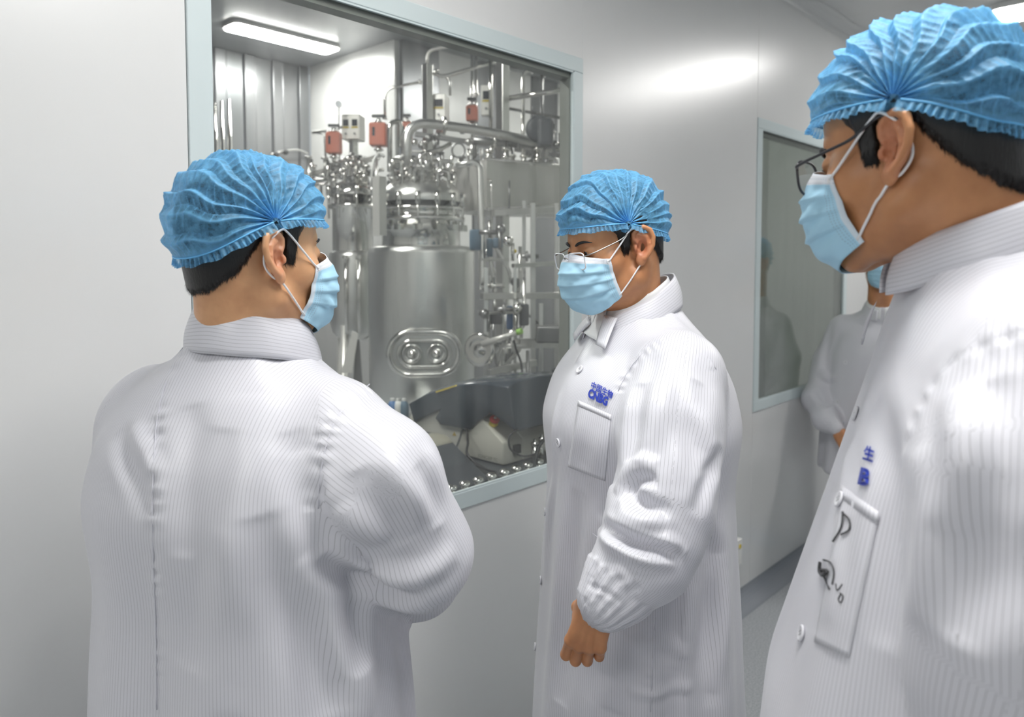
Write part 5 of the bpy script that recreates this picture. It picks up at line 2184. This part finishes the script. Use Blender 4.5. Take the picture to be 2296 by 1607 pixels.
def button(P, px, py, r=.0085, parent=None):
    c, n_ = on_coat(P, px, py, .0012)
    mb = MB().lathe(c, [(0, .0), (r, .0), (r * 1.02, .0015), (r * .9, .0028), (r * .75, .0020), (0, .0018)], 22, n_)
    u_ = nrmz(np.cross(n_, [0, 0, 1]))
    v_ = np.cross(n_, u_)
    b = mb.build('button', mat('button_plastic', (.74, .74, .78), .35), P.coat)
    for a in (0, 90, 180, 270):
        q = c + (u_ * math.cos(rad(a)) + v_ * math.sin(rad(a))) * r * .28 + n_ * .0019
        MB().disc(q, r * .09, .0003, n_, 8).build('button_hole', PEN, b)
    return b


def stitches(P, pts, name='seam', r=.0007, m=None):
    W3 = []
    pp = []
    for a, b in zip(pts[:-1], pts[1:]):
        k = max(2, int(math.hypot(b[0] - a[0], b[1] - a[1]) / 18))
        pp += [(a[0] + (b[0] - a[0]) * i / k, a[1] + (b[1] - a[1]) * i / k) for i in range(k)]
    pp.append(pts[-1])
    for a in pp:
        W3.append(on_coat(P, a[0], a[1], .0010)[0])
    W3 = np.array(W3)
    for _ in range(3):
        W3[1:-1] = .5 * W3[1:-1] + .25 * (W3[2:] + W3[:-2])
    return MB().tube(list(W3), r, 6).build(name, m or mat('seam_thread', (.70, .70, .76), .6), P.coat)


def lettering(P, body_, o, ux, uy, size, name='lettering', bold=.0, m=INK, sx=1.0, sp=1.0, shear=0.0):
    """flat print: text laid on the coat; o = photo pixel of its lower left, ux / uy = photo pixel steps per em across / up"""
    V, Fc = text_mesh(body_, 1.0, bold, sp)
    if not len(V):
        return None
    o, ux, uy = np.array(o, float), np.array(ux, float), np.array(uy, float)
    pix = o + V[:, :1] * sx * ux + V[:, 1:2] * uy
    W3 = np.array([on_coat(P, a, b, .0011)[0] for a, b in pix])
    # keep the print smooth: fit a quadratic surface to the hits
    X = np.stack([np.ones(len(V)), V[:, 0], V[:, 1], V[:, 0] ** 2, V[:, 0] * V[:, 1], V[:, 1] ** 2], 1)
    cf, *_ = np.linalg.lstsq(X, W3, rcond=None)
    W4 = X @ cf
    n_ = on_coat(P, *(pix.mean(0)))[1]
    W4 = W4 + n_ * .0012
    return from_np(name, W4, Fc, m, P.coat, False)


def collar(P, c, rB, rT, zb, zf, hb, hf, gap=.35, tiltx=0.0, name='collar', m=None, lift=0, fold=0.0, side=0.0):
    """band round the neck; c = centre (x, y) body-local, rB/rT = (rx, ry) at its foot and top, zb/zf = foot height at back and front"""
    n = 90
    th = np.linspace(-math.pi + gap, math.pi - gap, n)          # 0 = back
    rows = []
    nv = 9
    U = np.zeros((n, nv, 2))
    G = np.zeros((n, nv, 3))
    for j in range(nv):
        q = j / (nv - 1)
        rx, ry = rB[0] + (rT[0] - rB[0]) * q, rB[1] + (rT[1] - rB[1]) * q
        x = c[0] + rx * np.sin(th)
        y = c[1] - ry * np.cos(th)
        fr_ = (1 - np.cos(th)) / 2
        z = zb + (zf - zb) * fr_ + (hb + (hf - hb) * fr_) * q + P.h + tiltx * np.sin(th)
        bulge = .004 * math.sin(q * math.pi)
        G[:, j] = np.stack([x + bulge * np.sin(th), y - bulge * np.cos(th), z], 1)
        U[:, j, 0] = q * (hb) * 1.0
        U[:, j, 1] = th
    G += (.0018 * vnoise(G.reshape(-1, 3), (25, 25, 25), 9)).reshape(n, nv)[..., None]
    o = loft_sheet(name, P.w(G.reshape(-1, 3)).reshape(n, nv, 3), m or COAT, P.coat, .003, 'stripe', U)
    return o, G


def make_body(P, O, Rm, s, skin, neck_world, hands, fat=0.0, hh=.0019, ears=True):
    """one mesh: head and neck, trunk and legs under the clothes, arms, hands"""
    nb = ((np.asarray(neck_world) - O) @ Rm.T) / s
    V, Q = nets(lambda X: head_d(X, nb, ears, fat=fat), np.minimum((-.115, -.16, -.14), nb - .08), np.maximum((.115, .13, .15), nb + .08), hh)
    V = relax(V, Q, 1, .35)
    tone = np.zeros(len(V))
    e = np.exp(-(((np.abs(V[:, 0]) - .082) / .012) ** 2 + ((V[:, 1] + .012) / .024) ** 2 + ((V[:, 2] - .002) / .034) ** 2) ** 2)
    tone = np.maximum(tone, .8 * e)
    VS, QS, TS = [V * s @ Rm + O], [Q], [tone]
    hl = P.h

    def trunk(X):
        d = d_cap(X, (0, -.0, 1.30 + hl), (0, .0, 1.0), .085, .11)
        d = smin(d, d_cap(X, (-.05, -.01, .95), (.05, -.01, .95), .12, .12), .06)
        for sx in (-1, 1):
            d = smin(d, d_cap(X, (sx * .04, -.0, 1.33 + hl), (sx * .15, -.01, 1.31 + hl), .05, .045), .04)
            d = smin(d, d_cap(X, (sx * .085, 0, .90), (sx * .09, .0, .48), .078, .055), .03)
            d = smin(d, d_cap(X, (sx * .09, 0, .48), (sx * .09, -.01, .10), .052, .036), .02)
        for i, ch in enumerate(P.arms_l):
            for (a, ra), (b, rb) in zip(ch[:-1], ch[1:]):
                d = smin(d, d_cap(X, a, b, min(ra * .42, .040), min(rb * .42, .034)), .02)
        return d
    pts = np.array([p for ch in P.arms_l for p, r in ch])
    V, Q = nets(trunk, np.minimum([-.3, -.25, .05], pts.min(0) - .08), np.maximum([.3, .25, 1.5 + hl], pts.max(0) + .08), .012)
    VS.append(P.w(V))
    QS.append(Q)
    TS.append(np.zeros(len(V)))
    for V, Q in hands:
        VS.append(V)
        QS.append(Q)
        TS.append(np.zeros(len(V)))
    off, QQ = 0, []
    for V, Q in zip(VS, QS):
        QQ.append(Q + off)
        off += len(V)
    o = from_np('body', np.concatenate(VS), np.concatenate(QQ), skin, P.root, True)
    a = o.data.attributes.new('tone', 'FLOAT', 'POINT')
    a.data.foreach_set('value', np.concatenate(TS).astype(np.float32))
    # hair
    def hd(X):
        return head_d(X, nb, False, fat=fat) - hair_t(X)[0]
    V, Q = nets(hd, (-.11, -.145, -.10), (.11, .125, .155), hh * 1.15)
    base = head_d(V.astype(f32), nb, False, fat=fat)
    keepv = base > .0006
    kq = keepv[Q].any(1)
    Q = Q[kq]
    Nn = vnormals(V, Q)
    used = np.unique(Q)
    # short strands at the edges
    rs = np.random.RandomState(5)
    t_, g = hair_t(V)
    cand = used[(g[used] < .016) & (V[used, 1] < .03)]
    if len(cand):
        pk = rs.choice(cand, min(len(cand) * 2, 4200))
        p = V[pk] + rs.normal(0, .0008, (len(pk), 3))
        dn = np.array([0, .12, -1.0]) + rs.normal(0, .22, (len(pk), 3))
        nn_ = Nn[pk]
        dn = dn - nn_ * ((dn * nn_).sum(1, keepdims=True)) * .9
        dn /= np.linalg.norm(dn, axis=1, keepdims=True)
        ln = rs.uniform(.004, .010, len(pk))[:, None]
        sd = np.cross(dn, nn_)
        sd /= np.linalg.norm(sd, axis=1, keepdims=True) + 1e-9
        wd = .00035
        S0 = np.stack([p - sd * wd, p + sd * wd, p + dn * ln + nn_ * .0012, p + dn * ln + nn_ * .0012 + sd * .0001], 1)
        n0 = len(V)
        V = np.concatenate([V, S0.reshape(-1, 3)])
        k = np.arange(len(pk)) * 4 + n0
        Q = np.concatenate([Q, np.stack([k, k + 1, k + 3, k + 2], 1)])
    remap = -np.ones(len(V), int)
    used = np.unique(Q)
    remap[used] = np.arange(len(used))
    from_np('hair', V[used] * s @ Rm + O, remap[Q], HAIR, P.root, True)
    eye_parts(P.root, O, Rm, s)
    # eyebrows
    for sd in (-1, 1):
        pts_ = [(sd * .012, .0945, .024), (sd * .024, .0925, .0285), (sd * .036, .0865, .0295), (sd * .047, .076, .0265)]
        MB().tube([np.array(p) * s @ Rm + O for p in smooth_path(pts_, 5)], [.0016, .0022, .0026, .0027, .0027, .0027, .0027, .0027, .0026, .0024, .0022, .002, .0017, .0013, .0009, .0006], 6).build('eyebrow', HAIR, P.root)
    return o, nb


def lower_clothes(P):
    """trousers and shoes, below the frame"""
    def F(X):
        d = None
        for sx in (-1, 1):
            q = d_cap(X, (sx * .085, 0, .85), (sx * .095, .0, .45), .10, .085)
            q = smin(q, d_cap(X, (sx * .095, 0, .45), (sx * .10, -.01, .09), .082, .072), .02)
            d = q if d is None else smin(d, q, .02)
        return smax(d, .05 - X[:, 2], .01)
    V, Q = nets(F, (-.24, -.16, .02), (.24, .16, 1.0), .014)
    from_np('trousers', P.w(V), Q, TROUSER, P.root, True)
    for sx in (-1, 1):
        def G(X):
            d = d_ell(X, (sx * .10, .03, .045), (.052, .145, .05))
            d = smin(d, d_cap(X, (sx * .10, -.04, .05), (sx * .10, -.03, .11), .05, .055), .03)
            return smax(d, .002 - X[:, 2], .006)
        V, Q = nets(G, (sx * .10 - .09, -.16, -.02), (sx * .10 + .09, .22, .19), .010)
        from_np('shoe', P.w(V), Q, SHOE, P.root, True)


def head_frame(ear_px, depth, side, yaw, pitch, roll, s):
    """centre between the ears from the photo position of one ear"""
    Rm = frame(yaw, pitch, roll)
    E = at(ear_px[0], ear_px[1], depth)
    return E - np.array([side * .078, -.010, .002]) * s @ Rm, Rm
# ------------------------------------------------------------------ man A, left, seen from behind
A = Person(556, 1.09, 22, 'man at the left seen from behind in a striped white coat and blue cap', 0.022)
OA, RA = head_frame((620, 576), 1.005, 1, 1, 0, 0, .965)
armR = [(A.w((.172, -.012, 1.325)), .080), (at(850, 1070, 1.00), .080), (at(940, 1235, 1.05), .074), (at(930, 1285, 1.20), .066), (at(905, 1290, 1.33), .050)]
armL = [(A.w((-.172, -.012, 1.325)), .080), (A.w((-.245, .03, 1.20)), .078), (A.w((-.265, .09, 1.08)), .070), (A.w((-.17, .24, 1.07)), .058), (A.w((-.08, .31, 1.09)), .048)]
A.arms_l = [[(A.l(p), r) for p, r in ch] for ch in (armR, armL)]
SA = [
    # centre back seam, armhole seam, side panel seam: puckered stitching
    ([(402, 760), (385, 820), (362, 880), (350, 950), (345, 1040), (342, 1140), (345, 1260), (350, 1400), (352, 1600)], .012, .0022, .024),
    ([(826, 862), (775, 900), (742, 950), (722, 1020), (712, 1090), (712, 1150)], .013, .0030, .020),
    # soft folds of the back
    ([(430, 900), (415, 1000), (400, 1100), (395, 1250)], .022, -.006),
    ([(505, 960), (470, 1100), (440, 1250), (420, 1500)], .030, -.007),
    ([(560, 880), (540, 1000), (520, 1150), (500, 1400), (500, 1600)], .030, .006),
    ([(650, 960), (690, 1080), (730, 1220), (770, 1330), (830, 1480)], .024, -.010),
    ([(690, 1000), (735, 1150), (785, 1300)], .020, .008),
    ([(590, 1150), (640, 1300), (690, 1430), (740, 1600)], .030, -.010),
    ([(700, 1250), (760, 1400), (830, 1600)], .026, .008),
    ([(300, 950), (320, 1010), (340, 1060)], .014, .005),
    ([(260, 960), (300, 1060), (335, 1150)], .016, -.005),
    ([(800, 1300), (800, 1400), (815, 1500)], .018, -.014),
    # sleeve folds
    ([(730, 1255), (790, 1290), (860, 1330), (950, 1345)], .014, -.014),
    ([(735, 1215), (800, 1255), (880, 1290), (960, 1290), (1030, 1230)], .016, .007),
    ([(860, 1020), (930, 1100), (990, 1190)], .016, .005),
    ([(800, 1050), (860, 1150), (900, 1230)], .022, -.006),
    ([(940, 1040), (975, 1120), (985, 1180)], .018, -.005),
    ([(760, 1130), (800, 1180), (860, 1220)], .018, .006),
]
ringsA = [(z, a * (.985 if z > 1.15 else .87), b * (1.05 if z > 1.15 else .92), y) for z, a, b, y in RINGS]
make_coat(A, ringsA, [armR, armL], SA, 3, hres=.0048)
handsA = []
for ch, lf, sg in ((armR, False, 1), (armL, True, -1)):
    w_, e_ = np.asarray(ch[-1][0]), np.asarray(ch[-2][0])
    fd_ = nrmz(w_ - e_)
    bk = nrmz(A.R[1] * 1.0 + np.array([0, 0, .3]) - fd_ * (A.R[1] @ fd_))
    bk = nrmz(bk - fd_ * (bk @ fd_))
    xd = np.cross(fd_, bk)
    handsA.append(hand_mesh(w_ + fd_ * .035, np.array([xd, fd_, bk]), RELAX, TH_OPEN, lf, 1.0, .0035))
_, A.nb = make_body(A, OA, RA, .965, SKIN_A, A.w((0, -.01, 1.40)), handsA, fat=.002)
make_cap(A.root, OA, RA, .965, 3, 1.25, knot=(-.014, .052), back=(-.110, .000), nb=A.nb)
make_mask(A.root, OA, RA, .965, .002, rough_seed=2, nb=A.nb, fat=.002)
collar(A, (0.008, .006), (.096, .098), (.079, .081), 1.436, 1.395, .068, .055, .25)
stitches(A, [(404, 762), (386, 822), (363, 884), (350, 955), (345, 1045), (342, 1150), (345, 1270), (350, 1400), (352, 1590)])
stitches(A, [(828, 862), (778, 902), (745, 952), (725, 1022), (716, 1090), (714, 1140)])
lower_clothes(A)

# ------------------------------------------------------------------ man B, middle, facing left
B = Person(1428, 1.50, 146, 'man in the middle with rimless glasses, blue cap and mask, left fist lowered', .05)
OB, RB = head_frame((1435, 551), 1.385, -1, 157, 12, 0, .965)
armL = [(B.w((-.175, -.01, 1.375)), .080), (at(1505, 960, 1.27), .082), (at(1490, 1120, 1.22), .080), (at(1440, 1245, 1.19), .074), (at(1372, 1330, 1.175), .046), (at(1352, 1352, 1.17), .034)]
armR = [(B.w((.175, -.01, 1.375)), .080), (B.w((.225, -.03, 1.22)), .072), (B.w((.235, -.03, 1.06)), .066), (B.w((.22, .02, .90)), .050), (B.w((.215, .03, .84)), .036)]
B.arms_l = [[(B.l(p), r) for p, r in ch] for ch in (armL, armR)]
SB = [
    # armhole, side seam and sleeve seam stitching
    ([(1385, 880), (1400, 838), (1430, 800), (1470, 765), (1505, 748)], .010, .0024, .018),
    ([(1505, 748), (1550, 765), (1590, 800), (1606, 830)], .008, .0018, .02),
    ([(1470, 1380), (1466, 1450), (1460, 1530), (1458, 1600)], .010, .0020, .022),
    # sleeve: elbow folds
    ([(1378, 1098), (1396, 1058), (1432, 1034), (1470, 1040)], .012, .007),
    ([(1396, 1100), (1428, 1074), (1470, 1068)], .009, -.009),
    ([(1400, 1085), (1440, 1130), (1480, 1140), (1500, 1125)], .012, -.009),
    ([(1375, 1150), (1430, 1165), (1490, 1150)], .014, .007),
    ([(1345, 1168), (1380, 1200), (1450, 1222), (1540, 1240)], .010, -.014),
    ([(1335, 1175), (1372, 1215), (1440, 1245), (1520, 1262)], .011, .008),
    ([(1480, 1190), (1520, 1225), (1545, 1243)], .010, .007),
    ([(1500, 770), (1490, 850), (1460, 950), (1430, 1040)], .018, .007),
    ([(1440, 850), (1415, 950), (1400, 1030)], .016, -.007),
    ([(1520, 780), (1560, 900), (1600, 1000)], .020, .006),
    ([(1560, 850), (1555, 960), (1590, 1060)], .022, -.008),
    ([(1625, 1000), (1590, 1080), (1560, 1150)], .014, -.008),
    ([(1322, 1322), (1332, 1262)], .007, -.0035), ([(1340, 1336), (1358, 1272)], .007, -.0035), ([(1360, 1348), (1388, 1288)], .007, -.0035), ([(1380, 1360), (1424, 1306)], .007, -.0035),
    ([(1312, 1306), (1345, 1330), (1392, 1356)], .004, -.003),
    # coat front: placket drape and soft folds
    ([(1250, 880), (1235, 1000), (1225, 1150), (1215, 1300)], .016, .005),
    ([(1290, 1100), (1275, 1250), (1260, 1400), (1250, 1580)], .024, -.007),
    ([(1330, 900), (1320, 960), (1300, 1050)], .020, -.004),
    ([(1400, 1420), (1380, 1500), (1370, 1600)], .024, .006),
    ([(1540, 1480), (1500, 1440), (1480, 1420)], .012, .005), ([(1400, 1545), (1480, 1560), (1560, 1540)], .010, .004),
    ([(1600, 1100), (1600, 1250), (1590, 1400), (1595, 1580)], .022, -.008),
    ([(1560, 1300), (1550, 1400), (1520, 1500)], .020, .006), ([(1620, 1250), (1630, 1400), (1600, 1560)], .018, .006),
    ([(1350, 720), (1320, 760), (1290, 810)], .012, .004),
]
ringsB = [(z, a * (.98 if z > 1.15 else .84), b * (1.04 if z > 1.15 else .91), y) for z, a, b, y in RINGS]
make_coat(B, ringsB, [armL, armR], SB, 8, hres=.0044)
w_ = at(1338, 1352, 1.168)
fdir = nrmz(at(1310, 1445, 1.185) - at(1340, 1340, 1.165))
bk = nrmz(CAM - w_ + np.array([0, 0, .25]))
bk = nrmz(bk - fdir * (bk @ fdir))
xd = np.cross(fdir, bk)
if (xd @ _r) < 0:
    pass
hB = hand_mesh(w_, np.array([xd, fdir, bk]), {'index': (14, 84, 62), 'middle': (18, 88, 62), 'ring': (22, 88, 62), 'little': (28, 84, 62)}, TH_FIST, True, .90, .0014)
w2 = np.asarray(armR[-1][0])
f2 = nrmz(w2 - np.asarray(armR[-2][0]))
b2 = nrmz(B.R[0] - f2 * (B.R[0] @ f2))
hB2 = hand_mesh(w2 + f2 * .01, np.array([np.cross(f2, b2), f2, b2]), FIST, TH_FIST, False, 1.0, .0035)
_, B.nb = make_body(B, OB, RB, .965, SKIN_B, B.w((0, .01, 1.45)), [hB, hB2], fat=.004)
make_cap(B.root, OB, RB, .965, 11, 1.2, nb=B.nb, fat=.004)
mkB, LpB = make_mask(B.root, OB, RB, .965, .002, rough_seed=5, nb=B.nb, fat=.004)
make_glasses(B.root, OB, RB, .965, 'rimless', 'rimless glasses with clear lens edges and thin metal temples')
collar(B, (0.0, .012), (.096, .100), (.080, .084), 1.452, 1.365, .058, .048, .45)
collar(B, (0.0, .012), (.078, .084), (.068, .071), 1.445, 1.385, .060, .052, .10, name='shirt_collar', m=SHIRT)
# details of his coat
stitches(B, [(1386, 878), (1401, 838), (1431, 800), (1471, 765), (1506, 749), (1550, 765), (1588, 798), (1605, 828)])
stitches(B, [(1470, 1385), (1466, 1450), (1460, 1530), (1458, 1595)])
stitches(B, [(1330, 1196), (1360, 1216), (1400, 1246), (1440, 1268)])
pk, _ = patch(B, 'pocket', ((1298, 899), (1371, 931), (1357, 1078), (1274, 1046)), 14, 20, COAT, .0006, .0010, puff=.0015)
patch(B, 'pocket_hem', ((1297, 897), (1372, 930), (1371, 943), (1296, 910)), 12, 2, COAT, .0004, .0015, parent=pk)
for bx_, by_ in ((1301, 829), (1253, 992), (1224, 1147), (1214, 1300), (1200, 1450)):
    button(B, bx_, by_)
lettering(B, '\u4e2d\u56fd\u751f\u7269', (1325, 869), (12.2, 6.2), (4.5, -17), 1, bold=.026)
lettering(B, 'CNBG', (1319, 889), (15.5, 7.6), (6.5, -25), 1, bold=.055)
patch(B, 'shirt_front', ((1320, 702), (1368, 698), (1352, 775), (1312, 748)), 8, 8, SHIRT, .001, .010)
patch(B, 'near_lapel', ((1366, 712), (1392, 722), (1366, 792), (1346, 782)), 6, 8, COAT, .0016, .014, puff=.004)
patch(B, 'far_lapel', ((1291, 742), (1327, 706), (1338, 730), (1300, 772)), 7, 6, COAT, .0016, .014, puff=.004)
lower_clothes(B)

# ------------------------------------------------------------------ man C, right, close to the camera
Cc = Person(2225, .78, 112, 'nearest man at the right edge, with dark-rimmed glasses and pen marks on his pocket', .165)
OC, RC = head_frame((2000, 332), .735, -1, 82, 8, 0, .96)
armL = [(at(2325, 890, .64), .078), (at(2312, 1080, .60), .082), (at(2300, 1400, .585), .080), (at(2200, 1750, .61), .062), (at(2160, 1900, .63), .042)]
armR = [(Cc.w((.172, -.01, 1.49)), .080), (Cc.w((.22, -.01, 1.31)), .076), (Cc.w((.235, -.01, 1.16)), .070), (Cc.w((.23, .03, 1.0)), .058), (Cc.w((.22, .05, .92)), .042)]
Cc.arms_l = [[(Cc.l(p), r) for p, r in ch] for ch in (armL, armR)]
SC = [
    ([(2296, 745), (2200, 770), (2110, 830), (2040, 950), (2012, 1080), (2010, 1250)], .010, .003, .022),
    ([(1960, 900), (1990, 1050), (1995, 1250), (1990, 1450)], .022, -.008),
    ([(2160, 860), (2170, 1000), (2130, 1200)], .018, .007),
    ([(2230, 850), (2240, 1000), (2200, 1250), (2150, 1450)], .020, -.008),
    ([(2060, 1000), (2080, 1200), (2060, 1400)], .018, .006),
    ([(1900, 1000), (1880, 1200), (1850, 1400)], .020, .005),
]
make_coat(Cc, [(z, a, b * {1.10: .90, 1.22: .76, 1.30: .74, 1.35: .86}.get(z, 1.1 if z < 1.1 else 1.0), y) for z, a, b, y in RINGS], [armL, armR], SC, 5, hres=.0052)
handsC = []
for ch, lf in ((armL, True), (armR, False)):
    w_, e_ = np.asarray(ch[-1][0]), np.asarray(ch[-2][0])
    fd_ = nrmz(w_ - e_)
    bk = nrmz(np.array([0, 0, 1.0]) - fd_ * fd_[2])
    handsC.append(hand_mesh(w_ + fd_ * .03, np.array([np.cross(fd_, bk), fd_, bk]), RELAX, TH_OPEN, lf, 1.0, .0035))
_, Cc.nb = make_body(Cc, OC, RC, .96, SKIN_C, Cc.w((0, -.005, 1.57)), handsC, fat=.004)
make_cap(Cc.root, OC, RC, .96, 21, 1.1, puff=.85, knot=(-.020, .050), front=(.100, .064), back=(-.104, .006), nb=Cc.nb, fat=.004)
make_mask(Cc.root, OC, RC, .96, .002, rough_seed=8, nb=Cc.nb, fat=.004)
make_glasses(Cc.root, OC, RC, .96, 'dark', 'dark-rimmed glasses with rounded lenses')
patch(Cc, 'near_lapel', ((1905, 690), (1965, 665), (1945, 745), (1886, 752)), 7, 6, COAT, .0016, .014, puff=.004)
collar(Cc, (0.0, .010), (.096, .100), (.082, .086), 1.452, 1.38, .055, .05, .3)
pk, _ = patch(Cc, 'pocket', ((1893, 1095), (1972, 1155), (1905, 1475), (1828, 1440)), 14, 24, COAT, .0006, .0010, puff=.002)
patch(Cc, 'pocket_hem', ((1890, 1088), (1975, 1150), (1970, 1178), (1884, 1115)), 12, 2, COAT, .0004, .0016, parent=pk)
for bx_, by_ in ((1922, 928), (1885, 1120), (1800, 1420)):
    button(Cc, bx_, by_)
lettering(Cc, '\u751f', (1938, 1028), (24, 9), (7, -34), 1, bold=.03)
lettering(Cc, 'B', (1926, 1084), (42, 12), (11, -50), 1, bold=.04)


def pen(pts, r):
    W3 = [on_coat(Cc, a, b, .0045)[0] for a, b in pts]
    return W3


pk_pen = []
for pts, r_ in (([(1897, 1150), (1893, 1185), (1875, 1217)], .0010), ([(1895, 1152), (1912, 1168), (1912, 1190), (1893, 1201)], .0010),
               ([(1852, 1256), (1870, 1264), (1877, 1285), (1873, 1312)], .0008), ([(1846, 1262), (1845, 1284), (1854, 1292), (1862, 1282), (1850, 1280)], .0018),
               ([(1854, 1290), (1867, 1322)], .0010), ([(1881, 1310), (1884, 1325), (1896, 1311)], .0006), ([(1890, 1330), (1898, 1338), (1893, 1352), (1887, 1345), (1893, 1331)], .0006)):
    W3 = np.array([on_coat(Cc, a, b, .0036)[0] for a, b in pts])
    MB().tube(smooth_path(list(W3), 4), r_, 6).build('pen_mark', PEN, pk)
lower_clothes(Cc)

# ------------------------------------------------------------------ man D, far, against the wall
Dp = Person(1972, 3.74, 203, 'man standing further down the corridor behind the nearest man, hand at his waist', -.09)
OD, RD = head_frame((1930, 590), 3.78, -1, 200, 2, 0, 1.0)
c = Dp.w((0, .02, 1.52))
OD = np.array([c[0], c[1], at(1950, 592, 3.8)[2]])
armR = [(Dp.w((.17, -.01, 1.24)), .075), (Dp.w((.24, -.01, 1.07)), .070), (Dp.w((.285, .05, .88)), .074), (Dp.w((.25, .15, .80)), .062), (Dp.w((.205, .215, .765)), .036)]
armL = [(Dp.w((-.17, -.01, 1.24)), .075), (Dp.w((-.225, -.01, 1.13)), .068), (Dp.w((-.235, .03, .98)), .064), (Dp.w((-.15, .17, .92)), .055), (Dp.w((-.06, .24, .90)), .040)]
Dp.arms_l = [[(Dp.l(p), r) for p, r in ch] for ch in (armR, armL)]
make_coat(Dp, [(z, a * .95, b * .95, y) for z, a, b, y in RINGS], [armR, armL], [([(1858, 700), (1848, 780), (1842, 840)], .02, -.006), ([(1830, 830), (1850, 850), (1870, 845)], .015, .008), ([(1815, 870), (1845, 900), (1870, 890)], .015, -.008)], 9, hres=.0075)
handsD = []
for ch, lf in ((armR, False), (armL, True)):
    w_, e_ = np.asarray(ch[-1][0]), np.asarray(ch[-2][0])
    fd_ = nrmz(w_ - e_ - np.array([0, 0, .03]))
    bk = nrmz(Dp.R[1] - fd_ * (Dp.R[1] @ fd_))
    handsD.append(hand_mesh(w_ + fd_ * .03, np.array([np.cross(fd_, bk), fd_, bk]), RELAX, TH_OPEN, lf, 1.05, .003))
_, Dp.nb = make_body(Dp, OD, RD, 1.0, SKIN_B, Dp.w((0, .0, 1.33)), handsD, hh=.0035)
make_cap(Dp.root, OD, RD, 1.0, 31, .6, nb=Dp.nb)
make_mask(Dp.root, OD, RD, 1.0, .002, rough_seed=12, nb=Dp.nb)
collar(Dp, (0.0, .010), (.092, .096), (.070, .074), 1.436, 1.38, .062, .055, .3)
collar(Dp, (0.0, .010), (.074, .078), (.062, .066), 1.44, 1.39, .07, .06, .12, name='shirt_collar', m=SHIRT)
for bx_, by_ in ((1896, 812), (1878, 900)):
    button(Dp, bx_, by_, .010)
lower_clothes(Dp)
